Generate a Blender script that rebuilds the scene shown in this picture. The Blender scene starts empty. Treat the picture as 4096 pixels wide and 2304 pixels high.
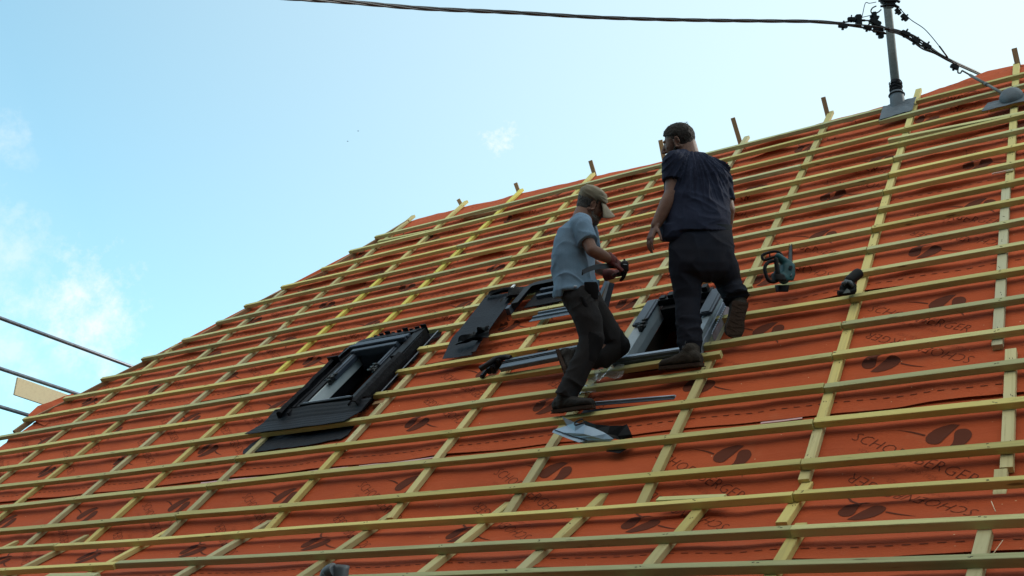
import bpy, bmesh, math, random
import numpy as np
from mathutils import Vector, Matrix, noise as mnoise
random.seed(7)
R = math.radians
SC = bpy.context.scene
COL = SC.collection

# ------------------------------------------------------------------ camera, sky, sun, exposure
X = Vector((0.83879045, 0.1692632, -0.51747517))          # eave direction, roof slope and normal as the camera sees them
D2 = Vector((0.39862433, 0.45646468, 0.7954487))
NN = Vector((-0.37084933, 0.87349297, -0.31540579))
FPX, CX, CY = 4194.5, 2048.0, 1152.0
ALPHA = R(49.0)
U = math.sin(ALPHA)*D2 + math.cos(ALPHA)*NN
H = math.cos(ALPHA)*D2 - math.sin(ALPHA)*NN
def c2w(v):                                                # camera-axes vector (x right, y up, z forward) -> world
    return Vector((v.dot(X), v.dot(H), v.dot(U)))
CAMPOS = Vector((0, 0, 1.7))
cam = bpy.data.cameras.new('camera'); camo = bpy.data.objects.new('camera', cam); COL.objects.link(camo)
ax, ay, az = c2w(Vector((1, 0, 0))), c2w(Vector((0, 1, 0))), c2w(Vector((0, 0, -1)))
M = Matrix.Identity(4)
for i in range(3):
    M[i][0], M[i][1], M[i][2], M[i][3] = ax[i], ay[i], az[i], CAMPOS[i]
camo.matrix_world = M
cam.sensor_width = 36; cam.lens = FPX/4096*36; cam.clip_end = 4000; cam.clip_start = 0.05
SC.camera = camo

SUN_EL, SUN_AZ = 34.0, 40.0          # degrees; azimuth measured from +Y (behind the ridge) towards +X
sd = Vector((math.sin(R(SUN_AZ))*math.cos(R(SUN_EL)), math.cos(R(SUN_AZ))*math.cos(R(SUN_EL)), math.sin(R(SUN_EL))))
sl = bpy.data.lights.new('sun', 'SUN'); sl.energy = .7; sl.angle = R(12); sl.color = (1, .95, .86)
so = bpy.data.objects.new('sun', sl); COL.objects.link(so)
so.rotation_euler = (-sd).to_track_quat('-Z', 'Y').to_euler()

def pxdir(x, y):
    return c2w(Vector((x-CX, -(y-CY), FPX))).normalized()

W = bpy.data.worlds.new('World'); SC.world = W; W.use_nodes = True
wn, wl = W.node_tree.nodes, W.node_tree.links
wn.clear()
sky = wn.new('ShaderNodeTexSky'); sky.sky_type = 'NISHITA'; sky.sun_disc = False
sky.sun_elevation = R(SUN_EL); sky.sun_rotation = R(SUN_AZ); sky.altitude = 200; sky.air_density = 1.0; sky.dust_density = 1.2; sky.ozone_density = 2.2
tc = wn.new('ShaderNodeTexCoord')
def wmath(op, a, b=None, c=None, clamp=False):
    n = wn.new('ShaderNodeMath'); n.operation = op; n.use_clamp = clamp
    for i, v in enumerate((a, b, c)):
        if v is None: continue
        if isinstance(v, (int, float)): n.inputs[i].default_value = v
        else: wl.new(v, n.inputs[i])
    return n.outputs[0]
nz = wn.new('ShaderNodeTexNoise'); nz.inputs['Scale'].default_value = 30; nz.inputs['Detail'].default_value = 8; nz.inputs['Roughness'].default_value = .7
wl.new(tc.outputs['Generated'], nz.inputs['Vector'])
nz2 = wn.new('ShaderNodeTexNoise'); nz2.inputs['Scale'].default_value = 4; nz2.inputs['Detail'].default_value = 5
wl.new(tc.outputs['Generated'], nz2.inputs['Vector'])
cl = None
for (x, y, rad, k) in ((330, 1260, 280, 1.0), (180, 1250, 190, .6), (2020, 555, 125, 1.2), (1980, 530, 90, 1.1), (10, 540, 130, .4), (120, 630, 80, .25), (60, 1400, 200, .55), (0, 1000, 260, .5), (250, 1420, 180, .45), (150, 1080, 120, .45), (400, 1330, 130, .6)):
    d = pxdir(x, y)
    dp = wn.new('ShaderNodeVectorMath'); dp.operation = 'DISTANCE'
    wl.new(tc.outputs['Generated'], dp.inputs[0]); dp.inputs[1].default_value = d
    r0 = rad/FPX
    e = wmath('MULTIPLY_ADD', nz.outputs['Fac'], r0*3.2, -r0*1.5)
    dd = wmath('ADD', dp.outputs['Value'], e)
    f = wmath('MULTIPLY_ADD', dd, -1/(r0*1.25), 1.0, clamp=True)
    f = wmath('MULTIPLY', wmath('POWER', f, 1.4), k)
    cl = f if cl is None else wmath('MAXIMUM', cl, f)
veil = wmath('MULTIPLY_ADD', nz2.outputs['Fac'], .35, -.12, clamp=True)
cl = wmath('ADD', cl, wmath('MULTIPLY', veil, .6), clamp=True)
# thin bright overcast towards the sun
sdv = wn.new('ShaderNodeVectorMath'); sdv.operation = 'DOT_PRODUCT'; wl.new(tc.outputs['Generated'], sdv.inputs[0]); sdv.inputs[1].default_value = sd
hz_ = wmath('MULTIPLY_ADD', sdv.outputs['Value'], 1.1, -.12, clamp=True)
cl = wmath('MAXIMUM', cl, wmath('MULTIPLY_ADD', hz_, .85, .12))
mixr = wn.new('ShaderNodeMix'); mixr.data_type = 'RGBA'
tint = wn.new('ShaderNodeMix'); tint.data_type = 'RGBA'; tint.blend_type = 'MULTIPLY'; tint.inputs['Factor'].default_value = 1
wl.new(sky.outputs['Color'], tint.inputs['A']); tint.inputs['B'].default_value = SKY_TINT = (1.0, 1.30, 1.02, 1)
wl.new(cl, mixr.inputs['Factor']); wl.new(tint.outputs['Result'], mixr.inputs['A']); mixr.inputs['B'].default_value = (2.95, 3.35, 3.4, 1)
# bright cloud-like patch added high behind the camera, unseen, to light the roof
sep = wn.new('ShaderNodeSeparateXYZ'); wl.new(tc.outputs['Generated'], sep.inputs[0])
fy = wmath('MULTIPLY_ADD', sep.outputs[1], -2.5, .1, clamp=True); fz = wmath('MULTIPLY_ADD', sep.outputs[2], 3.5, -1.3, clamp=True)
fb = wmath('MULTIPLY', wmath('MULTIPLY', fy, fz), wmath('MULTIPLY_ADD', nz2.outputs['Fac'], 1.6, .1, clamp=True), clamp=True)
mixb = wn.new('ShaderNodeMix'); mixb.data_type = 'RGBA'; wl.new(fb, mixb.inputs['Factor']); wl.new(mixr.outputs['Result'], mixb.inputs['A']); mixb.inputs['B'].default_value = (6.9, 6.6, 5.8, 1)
bg = wn.new('ShaderNodeBackground'); bg.inputs['Strength'].default_value = 0.1
wo = wn.new('ShaderNodeOutputWorld')
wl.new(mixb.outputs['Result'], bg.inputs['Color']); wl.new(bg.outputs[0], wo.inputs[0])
SC.view_settings.view_transform = 'Standard'; SC.view_settings.look = 'None'; SC.view_settings.exposure = 1.65; SC.view_settings.gamma = 1

# ------------------------------------------------------------------ roof frames
NF = .084                                                   # batten faces stand this far above the underlay
Tv = Vector((0, math.cos(ALPHA), math.sin(ALPHA))); Nv = Vector((0, -math.sin(ALPHA), math.cos(ALPHA)))
BETA = R(34.0); TK = 1.42*3.1
T2 = Vector((0, math.cos(BETA), math.sin(BETA))); N2 = Vector((0, -math.sin(BETA), math.cos(BETA)))
XW = Vector((1, 0, 0))
KF = CAMPOS - 3.1*Nv + TK*Tv                                # kink line, at batten-face height
def RU(s, t, n): return CAMPOS + s*XW + t*Tv + (n-NF-3.1)*Nv
def RL(s, q, n): return KF + s*XW + q*T2 + (n-NF)*N2        # q negative, down from the kink
def RS(s, v, n):                                            # along the whole surface
    if v > TK+.15: return RU(s, v, n)
    if v < TK-.15: return RL(s, v-TK, n)
    f = (v-TK+.15)/.3; f = f*f*(3-2*f)
    nn = (Nv*f+N2*(1-f)).normalized()
    q = v-TK
    base = KF+s*XW+(q*Tv if q > 0 else q*T2)
    return base+(n-NF)*nn
def ray(x, y): return Vector((x-CX, -(y-CY), FPX))
def pU(x, y, n=NF):                                         # photo position -> (s, t) on the upper slope at height n
    r = c2w(ray(x, y)); k = (-3.1+(n-NF))/r.dot(Nv); p = r*k
    return p.x, p.dot(Tv)
def pL(x, y, n=NF):
    r = c2w(ray(x, y)); k0 = KF-CAMPOS
    k = (k0.dot(N2)+(n-NF))/r.dot(N2); p = r*k-k0
    return p.x, p.dot(T2)
def P3(x, y, d):                                            # photo position at depth d -> world
    r = ray(x, y)*(d/FPX); return CAMPOS+c2w(r)
def PU(x, y, n=NF):
    s, t = pU(x, y, n); return RU(s, t, n)
def PS(x, y, sx):                                           # photo position on the upright plane X = sx
    r = c2w(ray(x, y)); return CAMPOS+r*(sx/r.x)

# ------------------------------------------------------------------ object helpers
def tag(o, label=None, cat=None, group=None, kind=None):
    if label: o['label'] = label
    if cat: o['category'] = cat
    if group: o['group'] = group
    if kind: o['kind'] = kind
    return o
def empty(name, loc, label, cat, group=None):
    o = bpy.data.objects.new(name, None); COL.objects.link(o); o.location = loc
    o.empty_display_size = .1
    return tag(o, label, cat, group)
def link(name, me, mats, parent=None, smooth=False, mw=None):
    for m in (mats if isinstance(mats, (list, tuple)) else [mats]): me.materials.append(m)
    if smooth:
        me.polygons.foreach_set('use_smooth', [True]*len(me.polygons))
    o = bpy.data.objects.new(name, me); COL.objects.link(o)
    if mw is not None: o.matrix_world = mw
    if parent is not None:
        o.parent = parent
        o.matrix_parent_inverse = Matrix.Translation(-Vector(parent.location)) if mw is None or True else Matrix()
    return o
def mesh(name, verts, faces):
    me = bpy.data.meshes.new(name); me.from_pydata([tuple(v) for v in verts], [], faces); me.update(); return me
def bobj(name, bm, mats, parent=None, smooth=False):
    bmesh.ops.recalc_face_normals(bm, faces=bm.faces)
    me = bpy.data.meshes.new(name); bm.to_mesh(me); bm.free()
    return link(name, me, mats, parent, smooth)
def frame(o, ex, ey, ez):
    m = Matrix.Identity(4)
    for i in range(3): m[i][0], m[i][1], m[i][2], m[i][3] = ex[i], ey[i], ez[i], o[i]
    return m
def hexa(bm, pts, mat=0):                                   # 8 corners: bottom ring 0-3, top ring 4-7
    v = [bm.verts.new(p) for p in pts]
    for f in ((0, 3, 2, 1), (4, 5, 6, 7), (0, 1, 5, 4), (1, 2, 6, 5), (2, 3, 7, 6), (3, 0, 4, 7)):
        fc = bm.faces.new([v[i] for i in f]); fc.material_index = mat
    return v
def boxm(bm, mw, x0, x1, y0, y1, z0, z1, mat=0):
    return hexa(bm, [mw @ Vector(p) for p in ((x0, y0, z0), (x1, y0, z0), (x1, y1, z0), (x0, y1, z0), (x0, y0, z1), (x1, y0, z1), (x1, y1, z1), (x0, y1, z1))], mat)
def bevel(bm, w=.003, seg=1):
    bmesh.ops.bevel(bm, geom=list(bm.edges), offset=w, segments=seg, affect='EDGES', clamp_overlap=True)
def tube(bm, pts, r, seg=8, mat=0, cap=True):
    pts = [Vector(p) for p in pts]; rs = r if isinstance(r, (list, tuple)) else [r]*len(pts)
    rings = []; ref = None
    for i, p in enumerate(pts):
        d = (pts[min(i+1, len(pts)-1)]-pts[max(i-1, 0)]).normalized()
        if ref is None: ref = d.orthogonal().normalized()
        a = (ref-d*ref.dot(d)).normalized(); ref = a; b = d.cross(a)
        rings.append([bm.verts.new(p+(a*math.cos(6.28319*k/seg)+b*math.sin(6.28319*k/seg))*rs[i]) for k in range(seg)])
    for i in range(len(rings)-1):
        for k in range(seg):
            f = bm.faces.new((rings[i][k], rings[i][(k+1) % seg], rings[i+1][(k+1) % seg], rings[i+1][k])); f.material_index = mat; f.smooth = True
    if cap:
        bm.faces.new(rings[0][::-1]).material_index = mat; bm.faces.new(rings[-1]).material_index = mat
def smoothpts(pts, n=6):                                    # Catmull-Rom
    pts = [Vector(p) for p in pts]; out = []
    for i in range(len(pts)-1):
        p0, p1, p2, p3 = pts[max(i-1, 0)], pts[i], pts[i+1], pts[min(i+2, len(pts)-1)]
        for k in range(n):
            t = k/n
            out.append(.5*((2*p1)+(p2-p0)*t+(2*p0-5*p1+4*p2-p3)*t*t+(3*p1-p0-3*p2+p3)*t**3))
    out.append(pts[-1]); return out
def strip(bm, rails, thick, nrm, mat=0):
    """a sheet swept between polylines (rails = list of polylines of equal length), with real thickness along nrm"""
    top = [[bm.verts.new(p) for p in r] for r in rails]
    bot = [[bm.verts.new(Vector(p)-nrm*thick) for p in r] for r in rails]
    m, k = len(rails), len(rails[0])
    def q(a, b, c, d):
        f = bm.faces.new((a, b, c, d)); f.material_index = mat
    for i in range(m-1):
        for j in range(k-1):
            q(top[i][j], top[i+1][j], top[i+1][j+1], top[i][j+1]); q(bot[i][j], bot[i][j+1], bot[i+1][j+1], bot[i+1][j])
    for j in range(k-1):
        q(top[0][j], top[0][j+1], bot[0][j+1], bot[0][j]); q(top[-1][j], bot[-1][j], bot[-1][j+1], top[-1][j+1])
    for i in range(m-1):
        q(top[i][0], bot[i][0], bot[i+1][0], top[i+1][0]); q(top[i][-1], top[i+1][-1], bot[i+1][-1], bot[i][-1])
def poly(bm, pts, thick, nrm, mat=0):                       # flat outline with thickness
    a = [bm.verts.new(p) for p in pts]; b = [bm.verts.new(Vector(p)-nrm*thick) for p in pts]
    bm.faces.new(a).material_index = mat; bm.faces.new(b[::-1]).material_index = mat
    for i in range(len(a)):
        j = (i+1) % len(a); bm.faces.new((a[i], b[i], b[j], a[j])).material_index = mat

# ------------------------------------------------------------------ materials
def material(name, col, rough=.6, metal=0, nscale=0, namp=.0, bump=0, bscale=40, col2=None, spec=.5, trans=0, coords='Object', stretch=None, sheen=0):
    m = bpy.data.materials.new(name); m.use_nodes = True
    n, l = m.node_tree.nodes, m.node_tree.links
    b = n['Principled BSDF']; b.inputs['Roughness'].default_value = rough; b.inputs['Metallic'].default_value = metal
    b.inputs['Base Color'].default_value = (*col, 1); b.inputs['Specular IOR Level'].default_value = spec
    if sheen: b.inputs['Sheen Weight'].default_value = sheen
    tcn = n.new('ShaderNodeTexCoord'); src = tcn.outputs[coords]
    if stretch:
        mp = n.new('ShaderNodeMapping'); mp.inputs['Scale'].default_value = stretch; l.new(src, mp.inputs['Vector']); src = mp.outputs[0]
    if col2 is not None or nscale:
        nt = n.new('ShaderNodeTexNoise'); nt.inputs['Scale'].default_value = nscale or 5; nt.inputs['Detail'].default_value = 6; nt.inputs['Roughness'].default_value = .65
        l.new(src, nt.inputs['Vector'])
        rp = n.new('ShaderNodeValToRGB'); rp.color_ramp.elements[0].position = .35; rp.color_ramp.elements[1].position = .68
        c2 = col2 or tuple(c*(1-namp) for c in col)
        rp.color_ramp.elements[0].color = (*c2, 1); rp.color_ramp.elements[1].color = (*col, 1)
        l.new(nt.outputs['Fac'], rp.inputs['Fac']); l.new(rp.outputs[0], b.inputs['Base Color'])
        rr = n.new('ShaderNodeMapRange'); rr.inputs['To Min'].default_value = max(0, rough-.12); rr.inputs['To Max'].default_value = min(1, rough+.12)
        l.new(nt.outputs['Fac'], rr.inputs['Value']); l.new(rr.outputs[0], b.inputs['Roughness'])
    if bump:
        bt = n.new('ShaderNodeTexNoise'); bt.inputs['Scale'].default_value = bscale; bt.inputs['Detail'].default_value = 5
        l.new(src, bt.inputs['Vector'])
        bu = n.new('ShaderNodeBump'); bu.inputs['Strength'].default_value = bump; bu.inputs['Distance'].default_value = .01
        l.new(bt.outputs['Fac'], bu.inputs['Height']); l.new(bu.outputs[0], b.inputs['Normal'])
    return m

def wood_mat(name, ca, cb, cc, rough=.75):
    """treated softwood: grain runs along local X, hue differs from piece to piece"""
    m = bpy.data.materials.new(name); m.use_nodes = True
    n, l = m.node_tree.nodes, m.node_tree.links; b = n['Principled BSDF']; b.inputs['Roughness'].default_value = rough
    b.inputs['Specular IOR Level'].default_value = .12
    tcn = n.new('ShaderNodeTexCoord'); oi = n.new('ShaderNodeObjectInfo')
    off = n.new('ShaderNodeVectorMath'); off.operation = 'MULTIPLY_ADD'
    cmb = n.new('ShaderNodeCombineXYZ')
    for i in range(3): l.new(oi.outputs['Random'], cmb.inputs[i])
    l.new(cmb.outputs[0], off.inputs[0]); off.inputs[1].default_value = (50, 31, 17); l.new(tcn.outputs['Object'], off.inputs[2])
    mp = n.new('ShaderNodeMapping'); mp.inputs['Scale'].default_value = (1.6, 42, 42); l.new(off.outputs[0], mp.inputs[0])
    g = n.new('ShaderNodeTexNoise'); g.inputs['Scale'].default_value = 1; g.inputs['Detail'].default_value = 5; g.inputs['Distortion'].default_value = .6; l.new(mp.outputs[0], g.inputs[0])
    mp2 = n.new('ShaderNodeMapping'); mp2.inputs['Scale'].default_value = (.7, 3, 3); l.new(off.outputs[0], mp2.inputs[0])
    bl = n.new('ShaderNodeTexNoise'); bl.inputs['Scale'].default_value = 1; bl.inputs['Detail'].default_value = 3; l.new(mp2.outputs[0], bl.inputs[0])
    # object-level hue
    r1 = n.new('ShaderNodeValToRGB'); e = r1.color_ramp.elements; e[0].position = .1; e[1].position = .95
    e[0].color = (*ca, 1); e[1].color = (*cb, 1)
    ad = n.new('ShaderNodeMath'); ad.operation = 'MULTIPLY_ADD'; l.new(bl.outputs['Fac'], ad.inputs[0]); ad.inputs[1].default_value = 1.1; ad.inputs[2].default_value = -.55
    ad2 = n.new('ShaderNodeMath'); ad2.operation = 'ADD'; l.new(oi.outputs['Random'], ad2.inputs[0]); l.new(ad.outputs[0], ad2.inputs[1])
    l.new(ad2.outputs[0], r1.inputs[0])
    mx = n.new('ShaderNodeMix'); mx.data_type = 'RGBA'; mx.blend_type = 'MIX'; l.new(r1.outputs[0], mx.inputs['A']); mx.inputs['B'].default_value = (*cc, 1)
    gr = n.new('ShaderNodeMapRange'); gr.inputs['From Min'].default_value = .5; gr.inputs['From Max'].default_value = .8; gr.inputs['To Max'].default_value = .55; l.new(g.outputs['Fac'], gr.inputs['Value'])
    l.new(gr.outputs[0], mx.inputs['Factor'])
    # knots
    mp3 = n.new('ShaderNodeMapping'); mp3.inputs['Scale'].default_value = (2.2, 12, 12); l.new(off.outputs[0], mp3.inputs[0])
    vo = n.new('ShaderNodeTexVoronoi'); vo.inputs['Scale'].default_value = 1; l.new(mp3.outputs[0], vo.inputs['Vector'])
    kr = n.new('ShaderNodeMapRange'); kr.inputs['From Min'].default_value = .1; kr.inputs['From Max'].default_value = .06; kr.inputs['To Max'].default_value = .7; l.new(vo.outputs['Distance'], kr.inputs['Value'])
    mx2 = n.new('ShaderNodeMix'); mx2.data_type = 'RGBA'; l.new(kr.outputs[0], mx2.inputs['Factor']); l.new(mx.outputs['Result'], mx2.inputs['A']); mx2.inputs['B'].default_value = (.07, .05, .025, 1)
    l.new(mx2.outputs['Result'], b.inputs['Base Color'])
    mp4 = n.new('ShaderNodeMapping'); mp4.inputs['Scale'].default_value = (4, 30, 30); l.new(off.outputs[0], mp4.inputs[0])
    st4 = n.new('ShaderNodeTexNoise'); st4.inputs['Scale'].default_value = 1; st4.inputs['Detail'].default_value = 6; st4.inputs['Roughness'].default_value = .75; l.new(mp4.outputs[0], st4.inputs[0])
    s4 = n.new('ShaderNodeMapRange'); s4.inputs['From Min'].default_value = .60; s4.inputs['From Max'].default_value = .70; s4.inputs['To Max'].default_value = .65; l.new(st4.outputs['Fac'], s4.inputs['Value'])
    mx3 = n.new('ShaderNodeMix'); mx3.data_type = 'RGBA'; l.new(s4.outputs[0], mx3.inputs['Factor']); l.new(mx2.outputs['Result'], mx3.inputs['A']); mx3.inputs['B'].default_value = (*[c*.6 for c in cc], 1)
    hv = n.new('ShaderNodeHueSaturation'); l.new(mx3.outputs['Result'], hv.inputs['Color'])
    r5 = n.new('ShaderNodeMath'); r5.operation = 'MULTIPLY'; r5.inputs[1].default_value = 7.13; l.new(oi.outputs['Random'], r5.inputs[0])
    r6 = n.new('ShaderNodeMath'); r6.operation = 'FRACT'; l.new(r5.outputs[0], r6.inputs[0])
    r7 = n.new('ShaderNodeMapRange'); r7.inputs['To Min'].default_value = .78; r7.inputs['To Max'].default_value = 1.15; l.new(r6.outputs[0], r7.inputs['Value']); l.new(r7.outputs[0], hv.inputs['Value'])
    l.new(hv.outputs[0], b.inputs['Base Color'])
    bu = n.new('ShaderNodeBump'); bu.inputs['Strength'].default_value = .35; bu.inputs['Distance'].default_value = .003; l.new(g.outputs['Fac'], bu.inputs['Height']); l.new(bu.outputs[0], b.inputs['Normal'])
    return m

M_BAT = wood_mat('treated_batten_wood', (.43, .44, .24), (.54, .47, .17), (.25, .22, .10))
M_CNT = wood_mat('treated_counter_batten_wood', (.49, .45, .26), (.56, .47, .17), (.29, .24, .12))
M_BROWN = wood_mat('raw_brown_wood', (.30, .19, .11), (.36, .23, .12), (.16, .1, .06))
M_PALE = wood_mat('pale_spruce', (.66, .56, .37), (.7, .6, .42), (.5, .4, .26))
M_NAIL = material('staple_steel', (.04, .04, .04), .5, .6)
M_MEMB = material('orange_underlay_fabric', (.46, .093, .034), .8, 0, nscale=1.4, col2=(.38, .072, .026), bump=.25, bscale=70, spec=.12)
M_PRINT = material('dark_print_ink', (.11, .033, .020), .8, spec=.08)
M_FAINT = material('faint_print_ink', (.27, .062, .030), .8, spec=.1)
M_PINK = material('pale_underside_tape', (.55, .33, .33), .5)
M_BLACK = material('black_coated_metal', (.006, .007, .011), .5, 0, nscale=9, col2=(.004, .005, .007), bump=.12, bscale=25, spec=.2)
M_LEADB = material('dark_slate_lead', (.011, .015, .023), .6, 0, nscale=14, col2=(.007, .010, .016), bump=.3, bscale=60, spec=.15)
M_FELT = material('black_felt_collar', (.005, .006, .009), .85, 0, nscale=20, col2=(.011, .012, .016), bump=.8, bscale=45, spec=.2)
M_SLATE = material('slate_grey_aluminium', (.045, .06, .085), .42, .2, nscale=8, col2=(.032, .044, .066), bump=.08, bscale=30)
M_PANEL = material('blue_grey_aluminium', (.095, .13, .17), .42, .2, nscale=8, col2=(.07, .10, .14), bump=.08, bscale=30)
M_SILVER = material('galvanised_frame', (.40, .48, .58), .4, .3, nscale=12, col2=(.26, .32, .40), bump=.1, bscale=30)
M_LINING = material('painted_grey_lining', (.56, .63, .67), .5, 0, nscale=6, col2=(.48, .55, .59))
M_LINING2 = material('grey_metal_lining', (.32, .38, .43), .45, .1, nscale=6, col2=(.25, .30, .34))
M_ZINC = material('weathered_zinc', (.085, .11, .135), .65, .1, nscale=10, col2=(.05, .065, .082), bump=.25, bscale=35)
M_POLE = material('galvanised_pole', (.095, .11, .11), .65, .15, nscale=30, col2=(.055, .065, .065), bump=.2, bscale=60)
M_CABLE = material('black_cable_sheath', (.015, .016, .022), .45, 0, bump=.1, bscale=80)
M_CLAMP = material('dark_connector_plastic', (.009, .010, .014), .55, 0, spec=.2)
M_STEEL = material('scaffold_steel', (.23, .25, .29), .42, .8, nscale=14, col2=(.14, .15, .18))
M_PALEBLUE = material('pale_blue_sheet', (.26, .37, .50), .4, .15, nscale=5, col2=(.19, .29, .41), bump=.08, bscale=10)
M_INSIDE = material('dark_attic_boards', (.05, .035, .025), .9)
M_PLASTER = material('pale_render', (.55, .52, .46), .9, nscale=3, namp=.15, bump=.3, bscale=60)

def membrane_detail(m):
    """fine creases along the roll, sawdust specks and faint dust"""
    n, l = m.node_tree.nodes, m.node_tree.links; b = n['Principled BSDF']
    tcn = n.new('ShaderNodeTexCoord'); mp = n.new('ShaderNodeMapping'); mp.inputs['Rotation'].default_value = (-ALPHA, 0, 0); l.new(tcn.outputs['Object'], mp.inputs['Vector'])
    mp2 = n.new('ShaderNodeMapping'); mp2.inputs['Scale'].default_value = (2.2, 16, 16); l.new(mp.outputs[0], mp2.inputs['Vector'])
    cr = n.new('ShaderNodeTexNoise'); cr.inputs['Scale'].default_value = 1; cr.inputs['Detail'].default_value = 5; cr.inputs['Roughness'].default_value = .6; cr.inputs['Distortion'].default_value = .8; l.new(mp2.outputs[0], cr.inputs['Vector'])
    mp5 = n.new('ShaderNodeMapping'); mp5.inputs['Rotation'].default_value = (0, 0, .9); mp5.inputs['Scale'].default_value = (1.5, 9, 1.5); l.new(mp.outputs[0], mp5.inputs['Vector'])
    cr2 = n.new('ShaderNodeTexNoise'); cr2.inputs['Scale'].default_value = 1; cr2.inputs['Detail'].default_value = 3; l.new(mp5.outputs[0], cr2.inputs['Vector'])
    sm = n.new('ShaderNodeMath'); sm.operation = 'ADD'; l.new(cr.outputs['Fac'], sm.inputs[0]); l.new(cr2.outputs['Fac'], sm.inputs[1])
    bu = n.new('ShaderNodeBump'); bu.inputs['Strength'].default_value = .3; bu.inputs['Distance'].default_value = .016; l.new(sm.outputs[0], bu.inputs['Height'])
    old = b.inputs['Normal'].links[0].from_node; l.new(bu.outputs[0], old.inputs['Normal'])
    vo = n.new('ShaderNodeTexVoronoi'); vo.inputs['Scale'].default_value = 13; l.new(tcn.outputs['Object'], vo.inputs['Vector'])
    sp = n.new('ShaderNodeMath'); sp.operation = 'LESS_THAN'; sp.inputs[1].default_value = .055; l.new(vo.outputs['Distance'], sp.inputs[0])
    gate = n.new('ShaderNodeTexNoise'); gate.inputs['Scale'].default_value = 1.1; l.new(tcn.outputs['Object'], gate.inputs['Vector'])
    gt = n.new('ShaderNodeMapRange'); gt.inputs['From Min'].default_value = .45; gt.inputs['From Max'].default_value = .6; gt.inputs['To Max'].default_value = .75; l.new(gate.outputs['Fac'], gt.inputs['Value'])
    mu = n.new('ShaderNodeMath'); mu.operation = 'MULTIPLY'; l.new(sp.outputs[0], mu.inputs[0]); l.new(gt.outputs[0], mu.inputs[1])
    base = b.inputs['Base Color'].links[0].from_socket
    du = n.new('ShaderNodeTexNoise'); du.inputs['Scale'].default_value = 5; du.inputs['Detail'].default_value = 8; du.inputs['Roughness'].default_value = .7; l.new(mp.outputs[0], du.inputs['Vector'])
    dr_ = n.new('ShaderNodeMapRange'); dr_.inputs['From Min'].default_value = .55; dr_.inputs['From Max'].default_value = .8; dr_.inputs['To Max'].default_value = .30; l.new(du.outputs['Fac'], dr_.inputs['Value'])
    m0 = n.new('ShaderNodeMix'); m0.data_type = 'RGBA'; l.new(dr_.outputs[0], m0.inputs['Factor']); l.new(base, m0.inputs['A']); m0.inputs['B'].default_value = (.42, .17, .09, 1)
    mx = n.new('ShaderNodeMix'); mx.data_type = 'RGBA'; l.new(mu.outputs[0], mx.inputs['Factor']); l.new(m0.outputs['Result'], mx.inputs['A']); mx.inputs['B'].default_value = (.62, .46, .28, 1)
    l.new(mx.outputs['Result'], b.inputs['Base Color'])
membrane_detail(M_MEMB)
# ------------------------------------------------------------------ underlay surface
ROW_T = {3: 1.478, 4: 1.600, 5: 1.719, 6: 1.842, 7: 1.963, 8: 2.083, 9: 2.205, 10: 2.327, 11: 2.446, 12: 2.566, 13: 2.684, 14: 2.80, 15: 2.92, 16: 3.043, 17: 3.165, 18: 3.303, 19: 3.42}
ROW_V = {r: t*3.1 for r, t in ROW_T.items()}
ROW_V.update({2: TK-.168, 1: TK-.590, 0: TK-.960, -1: TK-1.36})
UP_COLS = [2.95, 2.0, 1.08, .13, -.80, -1.72, -2.62, -3.53, -4.43, -5.50, -6.60, -7.51, -8.30, -9.33, -10.27]
LOW_COLS = [2.0, 1.1, .2, -.78, -1.66, -2.22, -2.94, -3.58, -4.48, -5.62, -6.67, -7.68, -8.62, -9.6, -10.5]
LEFT = [(11.45, -8.28), (10.63, -8.59), (10.19, -8.78), (9.75, -8.97), (9.49, -9.31), (9.2, -9.61), (8.79, -9.80), (8.39, -10.07), (8.07, -10.43), (7.7, -10.78), (7.31, -11.07), (6.95, -11.36), (2.0, -11.36)]
ENDS = [(10.63, -8.57), (10.19, -8.76), (9.75, -8.95), (9.49, -9.29), (9.2, -9.59), (8.79, -9.78), (8.39, -10.05), (8.07, -10.41), (7.7, -10.76), (7.31, -11.05), (6.9, -11.45)]
TOP = [(-8.6, 11.25), (-8.3, 11.30), (-7.99, 11.30), (-7.16, 11.3), (-5.8, 11.19), (-5.09, 11.12), (-3.47, 10.93), (-2.15, 11.03), (-1.75, 11.05), (-1.42, 11.22), (-1.07, 11.36), (-.80, 11.30), (-.5, 11.1), (1, 11.0), (4, 11.0)]
def interp(tab, x):
    tab = sorted(tab)
    if x <= tab[0][0]: return tab[0][1]
    for (a, b), (c, d) in zip(tab, tab[1:]):
        if x <= c: return b+(d-b)*(x-a)/(c-a)
    return tab[-1][1]
def left_edge(v): return interp(LEFT, v)
def nz3(x, y, z): return mnoise.noise(Vector((x, y, z)))
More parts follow.
